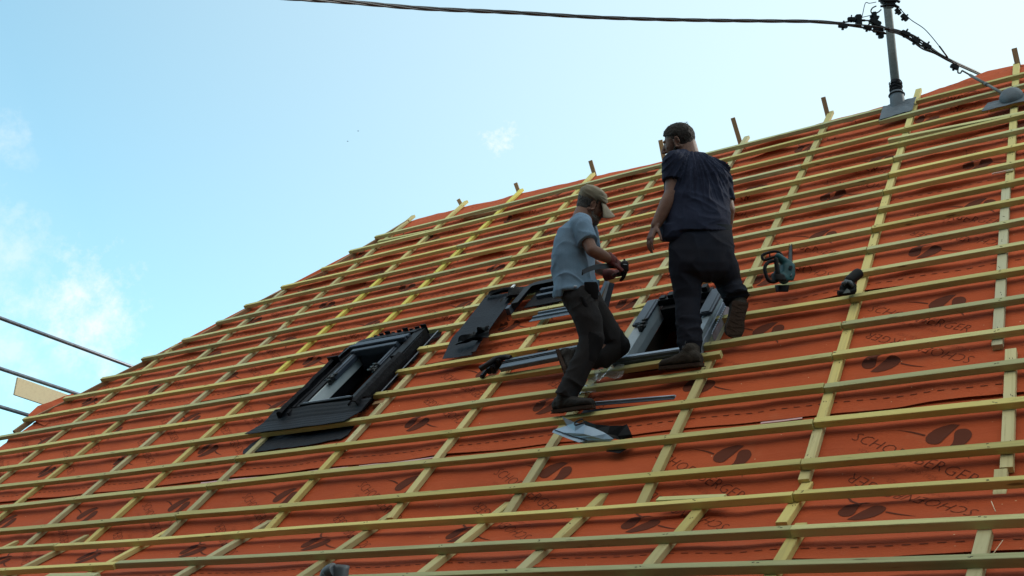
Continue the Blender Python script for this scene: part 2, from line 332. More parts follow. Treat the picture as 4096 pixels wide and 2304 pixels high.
def disp(s, v):
    """height of the draped underlay above its plane: sags between counter battens, folds run behind each batten"""
    cols = UP_COLS if v > TK else LOW_COLS
    w = 1.0
    for a, b in zip(cols, cols[1:]):
        if b <= s <= a:
            w = math.sin(math.pi*(s-b)/(a-b))**2; break
    up = min(1, max(0, (v-4.6)/4.5))
    h = -.009*w + .009*w*nz3(s*1.1, v*2.2, 3.3) + (.002+.004*up)*nz3(s*3, v*7, 1.7)*(.3+w) + (.001+.003*up)*nz3(s*9, v*20, 5)
    up = min(1, max(0, (v-5.0)/4.5))
    for r in range(-1, 20):
        rv = ROW_V[r]; dv = v-rv-.012-.012*up-.012*nz3(s*1.3, r*3.1, 8)
        if abs(dv) < .09:
            a = (.007+.029*up)*(.35+.65*w)*(.75+.8*nz3(s*1.7, r*7.7, 2.2))
            h += max(0, a)*math.exp(-(dv/(.017+.006*up))**2)
            h -= .35*max(0, a)*math.exp(-((dv+.045)/.02)**2)
            break
    # diagonal puckers
    h += .016*w*max(0, nz3((s+v)*2.3, (s-v)*.6, 9.1)-.1)+.012*w*max(0, nz3((s-v*.7)*2.6, (s+v)*.5, 4.1)-.15)
    return h
WIN1 = (-6.42, -5.72, 5.96, 7.0); WIN2 = (-3.24, -2.78, 6.02, 6.80)
HOLES = [WIN1, WIN2]
HB = 3.646                                                  # a course edge
EDGES = [HB-1.5, HB, HB+1.5, HB+3.0, HB+4.5, HB+6.0]
course_names = ['lowest, laid over the bend towards the eaves', 'second from the eaves, crossing the bend of the roof', 'third from the eaves, behind the shoes of the two men', 'fourth from the eaves, around both roof windows', 'fifth from the eaves, behind the heads of the men', 'topmost, folded over the ridge']
TXT = bpy.data.curves.new('txt', 'FONT'); TXT.body = 'SCHOENBERGER'; TXT.size = .1; TXT.resolution_u = 2; TXT.space_character = 1.12
def glyphs(body, size, spacing=1.0, shear=0):
    c = bpy.data.curves.new('t', 'FONT'); c.body = body; c.size = size; c.resolution_u = 2; c.space_character = spacing; c.shear = shear
    c.align_x = 'LEFT'; c.offset = -.0011*size/.05
    o = bpy.data.objects.new('t', c); COL.objects.link(o)
    dg = bpy.context.evaluated_depsgraph_get(); ev = o.evaluated_get(dg); me = ev.to_mesh()
    bm = bmesh.new(); bm.from_mesh(me); ev.to_mesh_clear(); bpy.data.objects.remove(o); bpy.data.curves.remove(c)
    long_e = [e for e in bm.edges if e.calc_length() > .035]
    if long_e: bmesh.ops.subdivide_edges(bm, edges=long_e, cuts=2)
    bmesh.ops.triangulate(bm, faces=bm.faces)
    return bm
def bm_arrays(bm):
    bm.verts.ensure_lookup_table(); bm.verts.index_update()
    vs = [(v.co.x, v.co.y) for v in bm.verts]; fs = [tuple(v.index for v in f.verts) for f in bm.faces]
    return vs, fs
bpy.data.curves.remove(TXT)
g1 = glyphs('SCHOENBERGER', .125, 1.0); v1, f1 = bm_arrays(g1); g1.free()
wd = max(x for x, y in v1)-min(x for x, y in v1); k = .80/wd
v1 = [(x*k, y*k*1.0) for x, y in v1]
g2 = glyphs('VOUS COUVRE DEPUIS 1925', .05, 1.0); v2, f2 = bm_arrays(g2); g2.free()
wd = max(x for x, y in v2); v2 = [(.11+x*.52/wd, -.062+y*.52/wd) for x, y in v2]
def outline_mesh(pts):
    bm = bmesh.new(); vs = [bm.verts.new((x, y, 0)) for x, y in pts]; bm.faces.new(vs)
    bmesh.ops.triangulate(bm, faces=bm.faces)
    for _ in range(2):
        le = [e for e in bm.edges if e.calc_length() > .045]
        if le: bmesh.ops.subdivide_edges(bm, edges=le, cuts=1); bmesh.ops.triangulate(bm, faces=bm.faces)
    r = bm_arrays(bm); bm.free(); return r
cx0, cy0 = -1.431, 5.645
def loc(ps): return [(x-cx0, y-cy0) for x, y in ps]
DR1 = loc([(-1.546, 5.636), (-1.545, 5.66), (-1.537, 5.685), (-1.525, 5.708), (-1.506, 5.728), (-1.487, 5.738), (-1.464, 5.745), (-1.435, 5.747), (-1.389, 5.73), (-1.44, 5.726), (-1.455, 5.703), (-1.46, 5.665), (-1.459, 5.614), (-1.464, 5.595), (-1.474, 5.582), (-1.49, 5.578), (-1.51, 5.58), (-1.525, 5.59), (-1.535, 5.604), (-1.542, 5.62)])
DR2 = loc([(-1.32, 5.65), (-1.326, 5.664), (-1.335, 5.675), (-1.351, 5.686), (-1.371, 5.692), (-1.387, 5.69), (-1.398, 5.681), (-1.405, 5.668), (-1.406, 5.651), (-1.402, 5.603), (-1.415, 5.567), (-1.483, 5.539), (-1.439, 5.526), (-1.398, 5.535), (-1.358, 5.555), (-1.329, 5.59), (-1.318, 5.62)])
WH1 = loc([(-1.312, 5.607), (-1.275, 5.583), (-1.238, 5.561), (-1.157, 5.523), (-1.236, 5.549), (-1.278, 5.570), (-1.316, 5.595)])
WH2 = loc([(-1.545, 5.86), (-1.528, 5.815), (-1.503, 5.776), (-1.467, 5.745), (-1.48, 5.74), (-1.516, 5.77), (-1.537, 5.81)])
SHAPES = [outline_mesh(p) for p in (DR1, DR2, WH1, WH2)]
def course(k):
    e0, e1 = EDGES[k], EDGES[k]+1.6
    last = k == len(EDGES)-1
    verts, faces, mats = [], [], []
    ds = .04; nS = int((3.2+11.5)/ds)
    hol = HOLES if k in (2, 3) else []
    rnd = k*13.7
    def lift(s, v):
        d = v-e0
        base = .0045*(k % 2)+.004*k*.0
        wav = max(0, nz3(s*1.4, rnd, 4.4))*.019+.003
        return .004+wav*math.exp(-(d/.05)**2) if d < .2 else .002*(1 if d < 1.45 else -2)
    def top(s):
        return interp(TOP, s)+.02*nz3(s*1.8, 7, 3)+.012*nz3(s*6, 2, 3)
    nV = 74
    idx = {}
    for j in range(nV+1):
        for i in range(nS+1):
            s = 3.2-i*ds
            e1s = top(s) if last else e1
            f = j/nV
            f = f*f*(3-2*f)*.35+f*.65                       # a little finer at both edges
            wob = .012*nz3(s*1.1, rnd, .5)*(1-f)
            v = e0+(e1s-e0)*f+wob
            s = max(s, left_edge(v)+.012*nz3(0, v*5, 1))
            n = disp(s, v)+lift(s, e0+(e1s-e0)*f)
            if last and e1s-v < .12: n -= (1-(e1s-v)/.12)**2*.03
            verts.append(tuple(RS(s, v, n))); idx[(i, j)] = (len(verts)-1, s, v)
    if last:                                                # over the ridge and down the far side
        for i in range(nS+1):
            _, s, v = idx[(i, nV)]; p = Vector(verts[idx[(i, nV)][0]])
            verts.append(tuple(p+Vector((0, .10, -.05)))); verts.append(tuple(p+Vector((0, .5, -.55))))
    for j in range(nV):
        for i in range(nS):
            a, b, c, d = idx[(i, j)], idx[(i+1, j)], idx[(i+1, j+1)], idx[(i, j+1)]
            if abs(a[1]-b[1]) < 1e-5 and abs(c[1]-d[1]) < 1e-5: continue
            sc, vc = (a[1]+b[1])/2, (a[2]+d[2])/2
            if any(h[0] < sc < h[1] and h[2] < vc < h[3] for h in hol): continue
            faces.append((a[0], d[0], c[0], b[0]) if True else None); mats.append(0)
    if last:
        base = (nV+1)*(nS+1)
        for i in range(nS):
            if abs(idx[(i, nV)][1]-idx[(i+1, nV)][1]) < 1e-5: continue
            for q in range(2):
                a = idx[(i, nV)][0] if q == 0 else base+2*i; b = idx[(i+1, nV)][0] if q == 0 else base+2*(i+1)
                c = base+2*(i+1)+q; d = base+2*i+q
                faces.append((a, d, c, b)); mats.append(0)
    nfab = len(faces)
    # printing: maker's name and emblem, upright and upside down in turn, plus dashed lap lines
    def put(vs, fs, s0, t0, ang, lift2=.0022, mi=1):
        ca, sa = math.cos(ang), math.sin(ang)
        pts = [(s0+x*ca-y*sa, t0+x*sa+y*ca) for x, y in vs]
        if min(p[0]-left_edge(p[1]) for p in pts) < .03 or max(p[0] for p in pts) > 3.1: return
        if any(h[0]-.05 < p[0] < h[1]+.05 and h[2]-.05 < p[1] < h[3]+.05 for h in hol for p in pts): return
        if last and any(p[1] > top(p[0])-.1 for p in pts): return
        b = len(verts)
        for s, v in pts: verts.append(tuple(RS(s, v, disp(s, v)+lift(s, v)+lift2)))
        for f in fs: faces.append(tuple(b+i for i in f)); mats.append(mi)
    shift = {1: 0, 2: -.104, 3: .025, 0: .2, 4: .31, 5: -.2}[k]
    ang = math.atan2(-.487, .656)
    t0 = EDGES[k]+1.271
    for q in range(-3, 10):
        s0 = -1.523+shift-1.168*q
        put(v1, f1, s0-.02, t0-.045, ang); put(v2, f2, s0-.02, t0-.045, ang, .0018, 2)
        for vs, fs in SHAPES: put(vs, fs, s0+.49, t0-.115, ang*0+math.pi)
        sr = s0+.678
        put(v1, f1, sr+.02, t0-.882+.045, ang+math.pi); put(v2, f2, sr+.02, t0-.882+.045, ang+math.pi, .0018, 2)
        for vs, fs in SHAPES: put(vs, fs, sr-.52, t0-.882+.137, 0)
    dash = ([(0, 0), (.037, 0), (.037, .0075), (0, .0075)], [(0, 1, 2, 3)])
    s = 3.0
    while s > -11.3:
        put(*dash, s, e0+.105, 0, .003); put(*dash, s-.03, e0+1.455, 0, .003); s -= .0735
    me = mesh('underlay', verts, faces)
    me.polygons.foreach_set('material_index', mats)
    me.polygons.foreach_set('use_smooth', [m == 0 for m in mats])
    o = link('roof_underlay', me, [M_MEMB, M_PRINT, M_FAINT])
    return tag(o, 'orange printed roof underlay strip, ' + course_names[k], 'roof underlay', 'overlapping strips of orange underlay')
for k_ in range(6): course(k_)
# pale adhesive tape that shows below some laps
def tape(s0, s1, v0, label):
    pts, n = [], int((s1-s0)/.05)
    bm = bmesh.new(); r0, r1 = [], []
    for i in range(n+1):
        s = s0+(s1-s0)*i/n
        r0.append(RS(s, v0, disp(s, v0)+.006)); r1.append(RS(s, v0+.016, disp(s, v0+.016)+.006))
    strip(bm, [r0, r1], .0015, Nv)
    tag(bobj('lap_tape', bm, M_PINK), label, 'tape', 'pale tapes under the underlay laps')
tape(-6.9, -5.3, HB+1.5-.033, 'pale pink adhesive tape under the lap below the finished roof window')
tape(-5.2, -4.5, HB+1.5-.024, 'short pale adhesive tape under the lap left of the crumpled sheet')
tape(-2.1, -1.85, HB+1.5-.024, 'pale adhesive tape under the lap right of the crumpled sheet')
tape(-1.35, -1.15, HB-.03, 'shortest pale adhesive tape showing under the bulging lap near the bottom edge')
tape(-5.4, -4.4, HB-.03, 'pale pink adhesive tape under the wavy lap at the bottom edge')

# ------------------------------------------------------------------ battens
def timber(name, p0, p1, nrm, w, h, mat, label, cat, group=None, nails=(), wob=.003, seed=0, skew=0):
    """p0,p1: ends on the centre line of the outer face; nrm: outward normal"""
    p0, p1 = Vector(p0), Vector(p1); ex = (p1-p0); L = ex.length; ex.normalize()
    ey = Vector(nrm).cross(ex).normalized(); ez = ex.cross(ey)
    mw = frame(p0, ex, ey, ez)
    rnd = random.Random(seed*31+7); n = max(2, int(L/.35)); bm = bmesh.new(); rings = []; c = .0022
    prof = [(-w/2+c, 0), (w/2-c, 0), (w/2, -c), (w/2, -h+c), (w/2-c, -h), (-w/2+c, -h), (-w/2, -h+c), (-w/2, -c)]
    ph = rnd.uniform(0, 6)
    for i in range(n+1):
        x = L*i/n
        dy = wob*math.sin(ph+x*1.3)+rnd.uniform(-.0007, .0007); dz = .5*wob*math.sin(ph*2+x*1.9)
        if i == 0: dy0, dz0 = dy, dz
        rings.append([bm.verts.new((x+(skew*y if i in (0, n) else 0), y+dy, z+dz)) for y, z in prof])
    for a, b in zip(rings, rings[1:]):
        for q in range(8): bm.faces.new((a[q], a[(q+1) % 8], b[(q+1) % 8], b[q]))
    bm.faces.new(rings[0][::-1]); bm.faces.new(rings[-1])
    for x in nails:
        if not 0.01 < x < L-.01: continue
        for _ in range(2):
            a = x+rnd.uniform(-.018, .018); b = rnd.uniform(-w*.3, w*.3); dy = wob*math.sin(ph+a*1.3); dz = .5*wob*math.sin(ph*2+a*1.9)
            boxm(bm, Matrix.Translation((a, b+dy, dz)) @ Matrix.Rotation(rnd.uniform(-.5, .5), 4, 'Z'), -.006, .006, -.0014, .0014, -.002, .0016, 1)
    bmesh.ops.recalc_face_normals(bm, faces=bm.faces)
    me = bpy.data.meshes.new(name); bm.to_mesh(me); bm.free()
    o = link(name, me, [mat, M_NAIL], mw=mw)
    return tag(o, label, cat, group)
ORD = ['', 'first', 'second', 'third', 'fourth', 'fifth', 'sixth', 'seventh', 'eighth', 'ninth', 'tenth', 'eleventh', 'twelfth', 'thirteenth', 'fourteenth', 'fifteenth', 'sixteenth', 'seventeenth', 'eighteenth', 'nineteenth', 'twentieth', 'twenty-first']
BW, BH = .050, .042
SC1, SB, SD6 = -1.735, -2.63, -6.62
rr = random.Random(5)
def row_end(v): return interp(ENDS, v)-rr.uniform(0, .03)
# (from s, to s) pieces of every row, right to left; shift = small offset up the slope
ROWS = {
 -1: [(3.1, -1.8), (-1.8, -7.0), (-7.0, -11.6)],
 0: [(3.1, -4.9), (-4.9, -9.4), (-9.4, -11.5)],
 1: [(3.1, -1.60), (-1.60, -6.4), (-6.4, -11.5)],
 2: [(3.1, -1.70), (-1.70, -7.66), (-7.66, -11.45)],
 3: [(3.1, -1.735), (-1.735, -6.62), (-6.62, -11.5)],
 4: [(3.1, -1.735), (-1.735, -6.62), (-6.62, -11.5)],
 5: [(3.1, -1.735), (-1.735, -6.62), (-6.62, -11.6)],
 6: [(3.1, -1.745), (-1.745, -6.62), (-6.62, None)],
 7: [(3.1, -1.745), (-1.745, -2.69), (-3.60, -5.64), (-6.70, None)],
 8: [(3.1, -1.745), (-1.745, -2.71), (-3.44, -5.64), (-6.70, None)],
 9: [(3.1, -2.60), (-3.40, -4.85), (-5.20, -5.62), (-6.69, None)],
 10: [(3.1, -1.73), (-1.73, -4.80), (-5.26, None)],
 11: [(3.1, -1.74), (-1.74, -5.52), (-5.52, None)],
 12: [(3.1, -1.74), (-1.74, -5.50), (-5.50, None)],
 13: [(3.1, -1.74), (-1.74, -3.54), (-3.54, None)],
 14: [(3.1, -1.74), (-1.74, -5.50), (-5.50, None)],
 15: [(3.1, -1.74), (-1.74, -6.60), (-6.60, None)],
 16: [(3.1, -2.62), (-2.62, -6.60), (-6.60, None)],
 17: [(3.1, -1.0), (-1.0, -6.6), (-6.6, None)],
 18: [(3.1, -2.0), (-2.0, -4.43), (-4.43, None)],
 19: [(3.1, -1.69), (-2.01, -6.7), (-6.7, -8.57)],
}
TILT = {9: .0, 19: .01}
for r, pieces in ROWS.items():
    v = ROW_V[r]; npc = len(pieces)
    for i, (a, b) in enumerate(pieces):
        if b is None: b = row_end(v)
        va, vb = v+rr.uniform(-.006, .006), v+rr.uniform(-.006, .006)
        if r == 0 and i == 0: va, vb = v-.012, v+.012
        if r == 0 and i == 1: va, vb = v-.01, v-.0
        up = v > TK; F = (lambda s, vv: RU(s, vv, NF)) if up else (lambda s, vv: RL(s, vv-TK, NF))
        nr = Nv if up else N2
        cols = UP_COLS if up else LOW_COLS
        where = (['on the right', 'on the left'] if npc == 2 else ['at the right', 'in the middle', 'at the left'] if npc == 3 else ['at the far right', 'between the two roof windows', 'right beside the finished window', 'left of the finished window'])[i]
        if r == 9: where = ['at the right, ending at the open window', 'between the open window and the bent flashing', 'as a short piece beside the finished window', 'left of the finished window'][i]
        if r in (7, 8): where = ['at the far right', 'just right of the open window', 'between the two roof windows', 'left of the finished window'][i]
        lab = 'yellow-green batten, %s row from the top, %s' % (ORD[20-r], where)
        timber('tile_batten', F(a-.003, va), F(b+.003, vb), nr, BW, BH, M_BAT, lab, 'batten', 'horizontal tile battens', nails=[a-c for c in cols if b < c < a], seed=r*10+i, wob=.006)

# counter battens (run up the slope)
def counter(s, t0, t1, label, w=.058, low=False, mat=None, seed=0, ds=0, name='counter_batten', n=.041, grp='counter battens running up the slope'):
    F = (lambda a, b: RL(a, b-TK, n)) if low else (lambda a, b: RU(a, b, n))
    return timber(name, F(s, t0), F(s+ds, t1), N2 if low else Nv, w, .036, mat or M_CNT, label, 'counter batten', grp, seed=seed+100, wob=.003, nails=[.2, .62, 1.0, 1.4, 1.8, 2.3, 2.7, 3.1])
names_u = {.13: None, -.80: 'right of the chimney-like pole', -1.72: 'under the pole flashing', -2.62: 'behind the standing dark-shirted man', -3.53: 'between the two men', -4.43: 'left of the capped man', -5.50: 'right of the finished window', -6.60: 'left of the finished window', -7.51: 'at the left end of the ridge', -8.30: 'first to reach the sloping hip', -9.33: 'second to reach the sloping hip', -10.27: 'leftmost, short, under the hip'}
def ctr(s, segs):
    nm = {-.80: 'nearest the right edge', -1.72: 'in the second line from the right', -2.62: 'in the third line from the right, passing the open window', -3.53: 'in the fourth line from the right, behind the capped man', -4.43: 'in the fifth line from the right', -5.50: 'in the sixth line, right of the finished window', -6.60: 'in the seventh line, left of the finished window', -7.51: 'in the eighth line, meeting the end of the ridge', -8.30: 'in the ninth line, meeting the hip', -9.33: 'in the tenth line, meeting the hip', -10.27: 'in the leftmost line, meeting the hip'}.get(s, 'outside the picture, %.0f lines right of it' % ((s+.80)/.94+.5))
    for j, (a, b, o, m) in enumerate(segs):
        part = '' if len(segs) == 1 else (['upper', 'lower'] if len(segs) == 2 else ['upper', 'middle', 'lower'] if len(segs) == 3 else ['top', 'upper middle', 'lower middle', 'bottom'])[j]+' '
        counter(s+o, b, a, '%scounter batten %s' % (part, nm), seed=int(abs(s)*40)+j, mat=m)
Y2 = wood_mat('yellow_counter_batten_wood', (.56, .49, .10), (.6, .52, .12), (.36, .32, .09))
G2 = wood_mat('greyed_counter_batten_wood', (.42, .42, .30), (.45, .44, .30), (.24, .24, .16))
for s in (2.95, 2.0, 1.08, .13): ctr(s, [(11.05, 4.25, 0, None)])
ctr(-.80, [(11.14, 8.0, 0, None), (7.99, 5.62, -.02, G2), (5.56, 4.45, .055, None), (4.44, 3.62, .03, None)])
ctr(-1.72, [(11.12, 5.03, 0, None), (5.02, 4.48, 0, None)])
ctr(-2.62, [(11.12, 6.94, 0, None), (6.02, 4.36, 0, None)])
ctr(-3.53, [(11.0, 6.98, 0, None), (5.90, 4.36, .02, None)])
ctr(-4.43, [(11.08, 7.5, 0, None), (7.49, 4.40, 0, None)])
ctr(-5.50, [(11.1, 7.2, .0, None), (7.19, 5.35, 0, None), (5.34, 4.3, -.01, None)])
ctr(-6.60, [(11.22, 7.05, .02, Y2), (5.80, 4.35, 0, None)])
ctr(-7.51, [(11.34, 9.2, .0, None), (9.19, 6.9, .02, Y2), (6.89, 4.35, 0, None)])
ctr(-8.30, [(11.30, 8.2, -.07, None), (8.19, 4.35, -.05, None)])
ctr(-9.33, [(9.52, 6.5, 0, None), (6.49, 4.35, -.02, None)])
ctr(-10.27, [(8.32, 4.35, 0, None)])
for q, (a, b) in enumerate(((6.05, 6.95),)):
    counter(-3.44, a, b, 'greyed counter batten piece close against the left side of the open window', w=.075, mat=G2, seed=71)
counter(-2.68, 6.15, 6.60, 'short counter batten piece close against the right side of the open window', w=.075, mat=G2, seed=72)
# sprocket pieces on the flatter foot of the roof
lowlab = ['rightmost', 'second from the right', 'third from the right', 'fourth from the right', 'fifth from the right', 'sixth from the right', 'seventh from the right', 'eighth from the right', 'ninth from the right', 'tenth from the right', 'eleventh from the right', 'twelfth from the right', 'leftmost']
lows = [(-.775, -.62, -1.5), (-1.60, -.44, -1.5), (-2.225, .0, -1.5), (-2.94, .16, -1.5), (-3.58, .14, -1.5), (-4.48, .16, -1.5), (-5.62, .14, -1.5), (-6.67, .16, -1.5), (-7.68, .12, -1.5), (-8.62, .10, -1.5), (-9.6, .1, -1.5), (-10.5, .1, -1.5)]
for q, (s, a, b) in enumerate(lows):
    split = {3: -.47, 2: -.50}.get(q)
    if split:
        counter(s+.012, TK+split, TK+a, 'upper half of the sawn foot counter batten, %s below the bend' % lowlab[q], low=True, seed=300+q, n=.043)
        counter(s-.012, TK+b, TK+split-.006, 'lower half of the sawn foot counter batten, %s below the bend' % lowlab[q], low=True, seed=320+q, n=.040)
    else:
        counter(s, TK+b, TK+a, 'foot counter batten, %s below the bend' % lowlab[q], low=True, seed=300+q, n=.042)
counter(-1.70, TK-.42, TK+.10, 'short gapped counter batten ending in a dark sawn face near the lower right', low=True, seed=350, n=.042)
for q, s in enumerate((.2, 1.1, 2.0)): counter(s, TK-1.5, TK+.1, 'foot counter batten outside the picture, number %s past its right edge' % ORD[q+1], low=True, seed=360+q)
# loose and doubled battens
def loose(a, b, n0, n1, label, mat=M_BAT, w=.05, h=.04, low=False, seed=0, name='loose_batten', nr=None):
    pa = (RL(*pL(*a, n0), n0) if low else RU(*pU(*a, n0), n0)); pb = (RL(*pL(*b, n1), n1) if low else RU(*pU(*b, n1), n1))
    return timber(name, pa, pb, nr or (N2 if low else Nv), w, h, mat, label, 'batten', seed=seed)
loose((2631, 1992), (2898, 1980), NF, NF, 'short loose batten offcut lying just above a batten at the lower middle', low=True, seed=401)
loose((1512, 963), (1735, 917), NF+.0, NF+.0, 'extra batten doubled above the eighteenth line near the left end of the ridge', seed=402)
loose((1857, 866), (2005, 835), .045, .045, 'dark weathered batten slipped between two battens near the left end of the ridge', mat=M_BROWN, seed=403)
loose((3553, 556), (4130, 440), NF, NF, 'second batten doubled above another below the grey dome', seed=404)
loose((190, 2299), (388, 2296), NF+.0, NF+.0, 'short batten stub lying at the very bottom left edge', low=True, seed=405)
loose((2541, 1228), (2585, 1215), NF, NF, 'tiny batten offcut at the top left corner of the open window', seed=406)
loose((2968, 1151), (3008, 1140), NF, NF, 'tiny batten offcut under the end of a counter batten right of the crouching boot', seed=407)
timber('tile_batten', RU(-2.53, 5.935, NF), RU(-3.62, 5.915, NF), Nv, BW, BH, M_BAT, 'short extra batten with a split end, directly beneath the sill of the open window', 'batten', 'horizontal tile battens', seed=408, nails=[.1, .9])
loose((1492, 1612), (1536, 1603), .045, .045, 'small brown wood block right of the finished window apron', mat=M_BROWN, seed=409)
loose((3990, 1168), (4040, 1160), NF, NF, 'tiny batten stub on the right edge counter line', seed=411) if False else None
# wood splinter on the lower right
tag(bobj('wood_splinter', (lambda bm: (tube(bm, [RL(*pL(3968, 2222, .03), .03), RL(*pL(4012, 2160, .05), .05)], [.0025, .001], 5), bm)[1])(bmesh.new()), M_PALE), 'thin pale wood splinter on the underlay at the lower right', 'splinter')
tag(bobj('wood_splinter', (lambda bm: (tube(bm, [RL(*pL(3965, 2005, .03), .03), RL(*pL(3982, 2046, .04), .04)], [.002, .002], 5), bm)[1])(bmesh.new()), M_PALE), 'short wood splinter standing beside a sawn counter batten end', 'splinter')
# metal marker clip on the right counter batten
bm = bmesh.new(); mwk = frame(PU(4011, 688, .05), XW, Tv, Nv); boxm(bm, mwk, -.075, .075, -.014, .014, 0, .004); boxm(bm, mwk, -.075, .075, -.016, -.013, 0, .012)
tag(bobj('metal_bracket', bm, material('white_steel', (.7, .72, .75), .35, .6)), 'small white metal strip across the rightmost counter batten', 'bracket')
# small cut through the underlay at the lower middle
# ridge brackets: short boards standing up behind the ridge
for q, (bx_, by_, tx, ty) in enumerate(((1846, 822, 1832, 797), (2073, 768, 2060, 732), (2380, 706, 2361, 642), (2656, 640, 2640, 560), (2961, 572, 2931, 471), (3312, 465, 3293, 388), (4077, 275, 4058, 192))):
    s, t = pU(bx_, by_, 0)
    base = RU(s, min(t, interp(TOP, s)+.0), .0)
    d = (base-CAMPOS).dot(c2w(Vector((0, 0, 1))))+.03
    p0, p1 = P3(bx_, by_, d), P3(tx, ty, d+.02)
    side = ['leftmost, shortest board', 'second board from the left', 'third board from the left, above the cap of the man', 'board partly hidden by the bearded man\'s face', 'board right of the dark-shirted man\'s head', 'board halfway to the pole', 'rightmost board, right of the pole'][q]
    p0 = p0+(p0-p1)*.6
    timber('ridge_board', p0, p1, Vector((.15, -1, .1)), .048, .03, M_BROWN, side+', standing upright on the ridge', 'board', 'short boards standing on the ridge', seed=500+q)

# ------------------------------------------------------------------ house shell, ground
HS = empty('house', RL(-4, -1.9, 0), 'house with its pitched roof stripped to orange underlay and battens', 'house')
eave = RL(0, TK*0-1.85, -.02); ey_, ez_ = eave.y, eave.z
ridge = RU(0, 10.95, -.06)
bm = bmesh.new()
XL, XR = -11.15, 3.1
for x in (XL, XR):
    t = .25 if x < 0 else -.25
    # gable wall following roof underside
    k1 = RS(0, TK, -.18); pts = [(ey_+.35, 0), (ey_+.35, ez_-.02), (k1.y, k1.z)]
    if x < 0:
        hp = RU(0, 7.4, -.18); pts += [(hp.y, hp.z), (2*ridge.y-hp.y, hp.z)]
    else: pts += [(ridge.y, ridge.z-.15)]
    pts += [(2*ridge.y-k1.y, k1.z), (2*ridge.y-ey_-.35, ez_-.02), (2*ridge.y-ey_-.35, 0)]
    a = [bm.verts.new((x, y, z)) for y, z in pts]; b = [bm.verts.new((x+t, y, z)) for y, z in pts]
    bm.faces.new(a); bm.faces.new(b[::-1])
    for i in range(len(a)): j = (i+1) % len(a); bm.faces.new((a[i], b[i], b[j], a[j]))
boxm(bm, Matrix(), XL+.26, XR-.26, ey_+.36, ey_+.6, 0, ez_-.03)
boxm(bm, Matrix(), XL+.26, XR-.26, 2*ridge.y-ey_-.6, 2*ridge.y-ey_-.36, 0, ez_-.03)
bobj('wall', bm, M_PLASTER, HS)
bm = bmesh.new()
k1 = RS(0, TK, -.08)
def slab(y0, z0, y1, z1, xa0, xa1, xb0=None, xb1=None, th=.03):
    xb0 = xa0 if xb0 is None else xb0; xb1 = xa1 if xb1 is None else xb1
    hexa(bm, [(xa0, y0, z0-th), (xa1, y0, z0-th), (xb1, y1, z1-th), (xb0, y1, z1-th), (xa0, y0, z0), (xa1, y0, z0), (xb1, y1, z1), (xb0, y1, z1)])
hp = RU(0, 7.45, -.1); rp_ = ridge
slab(2*rp_.y-ey_, ez_-.02, 2*rp_.y-k1.y, k1.z, XL-.15, XR+.1)
slab(2*rp_.y-k1.y, k1.z+.01, 2*rp_.y-hp.y, hp.z, XL-.15, XR+.1)
slab(2*rp_.y-hp.y, hp.z+.005, rp_.y+.04, rp_.z, XL-.15, XR+.1, -8.6, XR+.1)
bobj('back_slope', bm, M_MEMB, HS)
bm = bmesh.new()                                            # half hip at the gable end
a = [bm.verts.new(p) for p in (RU(-11.30, 7.45, -.03), RU(-8.48, 11.3, -.05), Vector((-8.6, rp_.y+.05, rp_.z)), Vector((-11.3, 2*rp_.y-hp.y, hp.z)))]
bm.faces.new(a)
ret = bmesh.ops.extrude_face_region(bm, geom=bm.faces[:]); bmesh.ops.translate(bm, vec=(.05, 0, -.04), verts=[g for g in ret['geom'] if isinstance(g, bmesh.types.BMVert)])
bobj('half_hip', bm, M_MEMB, HS)
# rafters under the underlay
for q in range(16):
    s = 2.9-q*.94
    ttop = 10.9 if s > -8.4 else max(7.2, 10.9-(-8.4-s)*1.25)
    for w_ in (WIN1, WIN2):
        if w_[0]-.06 < s < w_[1]+.06: s = w_[0]-.09
    bm = bmesh.new()
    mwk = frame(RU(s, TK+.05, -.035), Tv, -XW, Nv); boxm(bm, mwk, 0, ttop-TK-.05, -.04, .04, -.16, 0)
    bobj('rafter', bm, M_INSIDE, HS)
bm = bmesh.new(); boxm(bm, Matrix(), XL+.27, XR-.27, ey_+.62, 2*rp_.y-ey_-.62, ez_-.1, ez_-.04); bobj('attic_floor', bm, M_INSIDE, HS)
bm = bmesh.new()
tube(bm, [Vector((XL-.1, ey_-.05, ez_-.04)), Vector((XR+.1, ey_-.05, ez_-.04))], .065, 14); bobj('gutter', bm, M_ZINC, HS)
g = bmesh.new(); L_ = 1500
vv = [g.verts.new(p) for p in ((-L_, -L_, 0), (L_, -L_, 0), (L_, L_, 0), (-L_, L_, 0))]; g.faces.new(vv)
M_GRASS = material('meadow_ground', (.045, .05, .03), .95, nscale=.8, col2=(.06, .055, .04), bump=.5, bscale=6)
tag(bobj('ground', g, M_GRASS), kind='structure')

# unseen house-shaped blocks behind the camera, added to cut sky light on the roof
def sky_blocker(x0, x1, y0, y1, he, hr, label):
    e = empty('sky_blocker_house', ((x0+x1)/2, (y0+y1)/2, 0), label, 'house')
    bm = bmesh.new(); boxm(bm, Matrix(), x0, x1, y0, y1, 0, he); bobj('wall', bm, material('dark_blocker_wall', (.04, .035, .03), .9, nscale=2, namp=.2), e)
    bm = bmesh.new(); ym = (y0+y1)/2
    a = [bm.verts.new(p) for p in ((x0-.4, y0-.5, he-.2), (x0-.4, ym, hr), (x0-.4, y1+.5, he-.2))]; b = [bm.verts.new((x1+.4, v.co.y, v.co.z)) for v in a]
    bm.faces.new(a); bm.faces.new(b[::-1])
    for i, j in ((0, 1), (1, 2), (2, 0)): bm.faces.new((a[i], b[i], b[j], a[j]))
    bobj('roof', bm, material('dark_blocker_roof', (.06, .035, .028), .8, nscale=6, namp=.3, bump=.5, bscale=5), e)
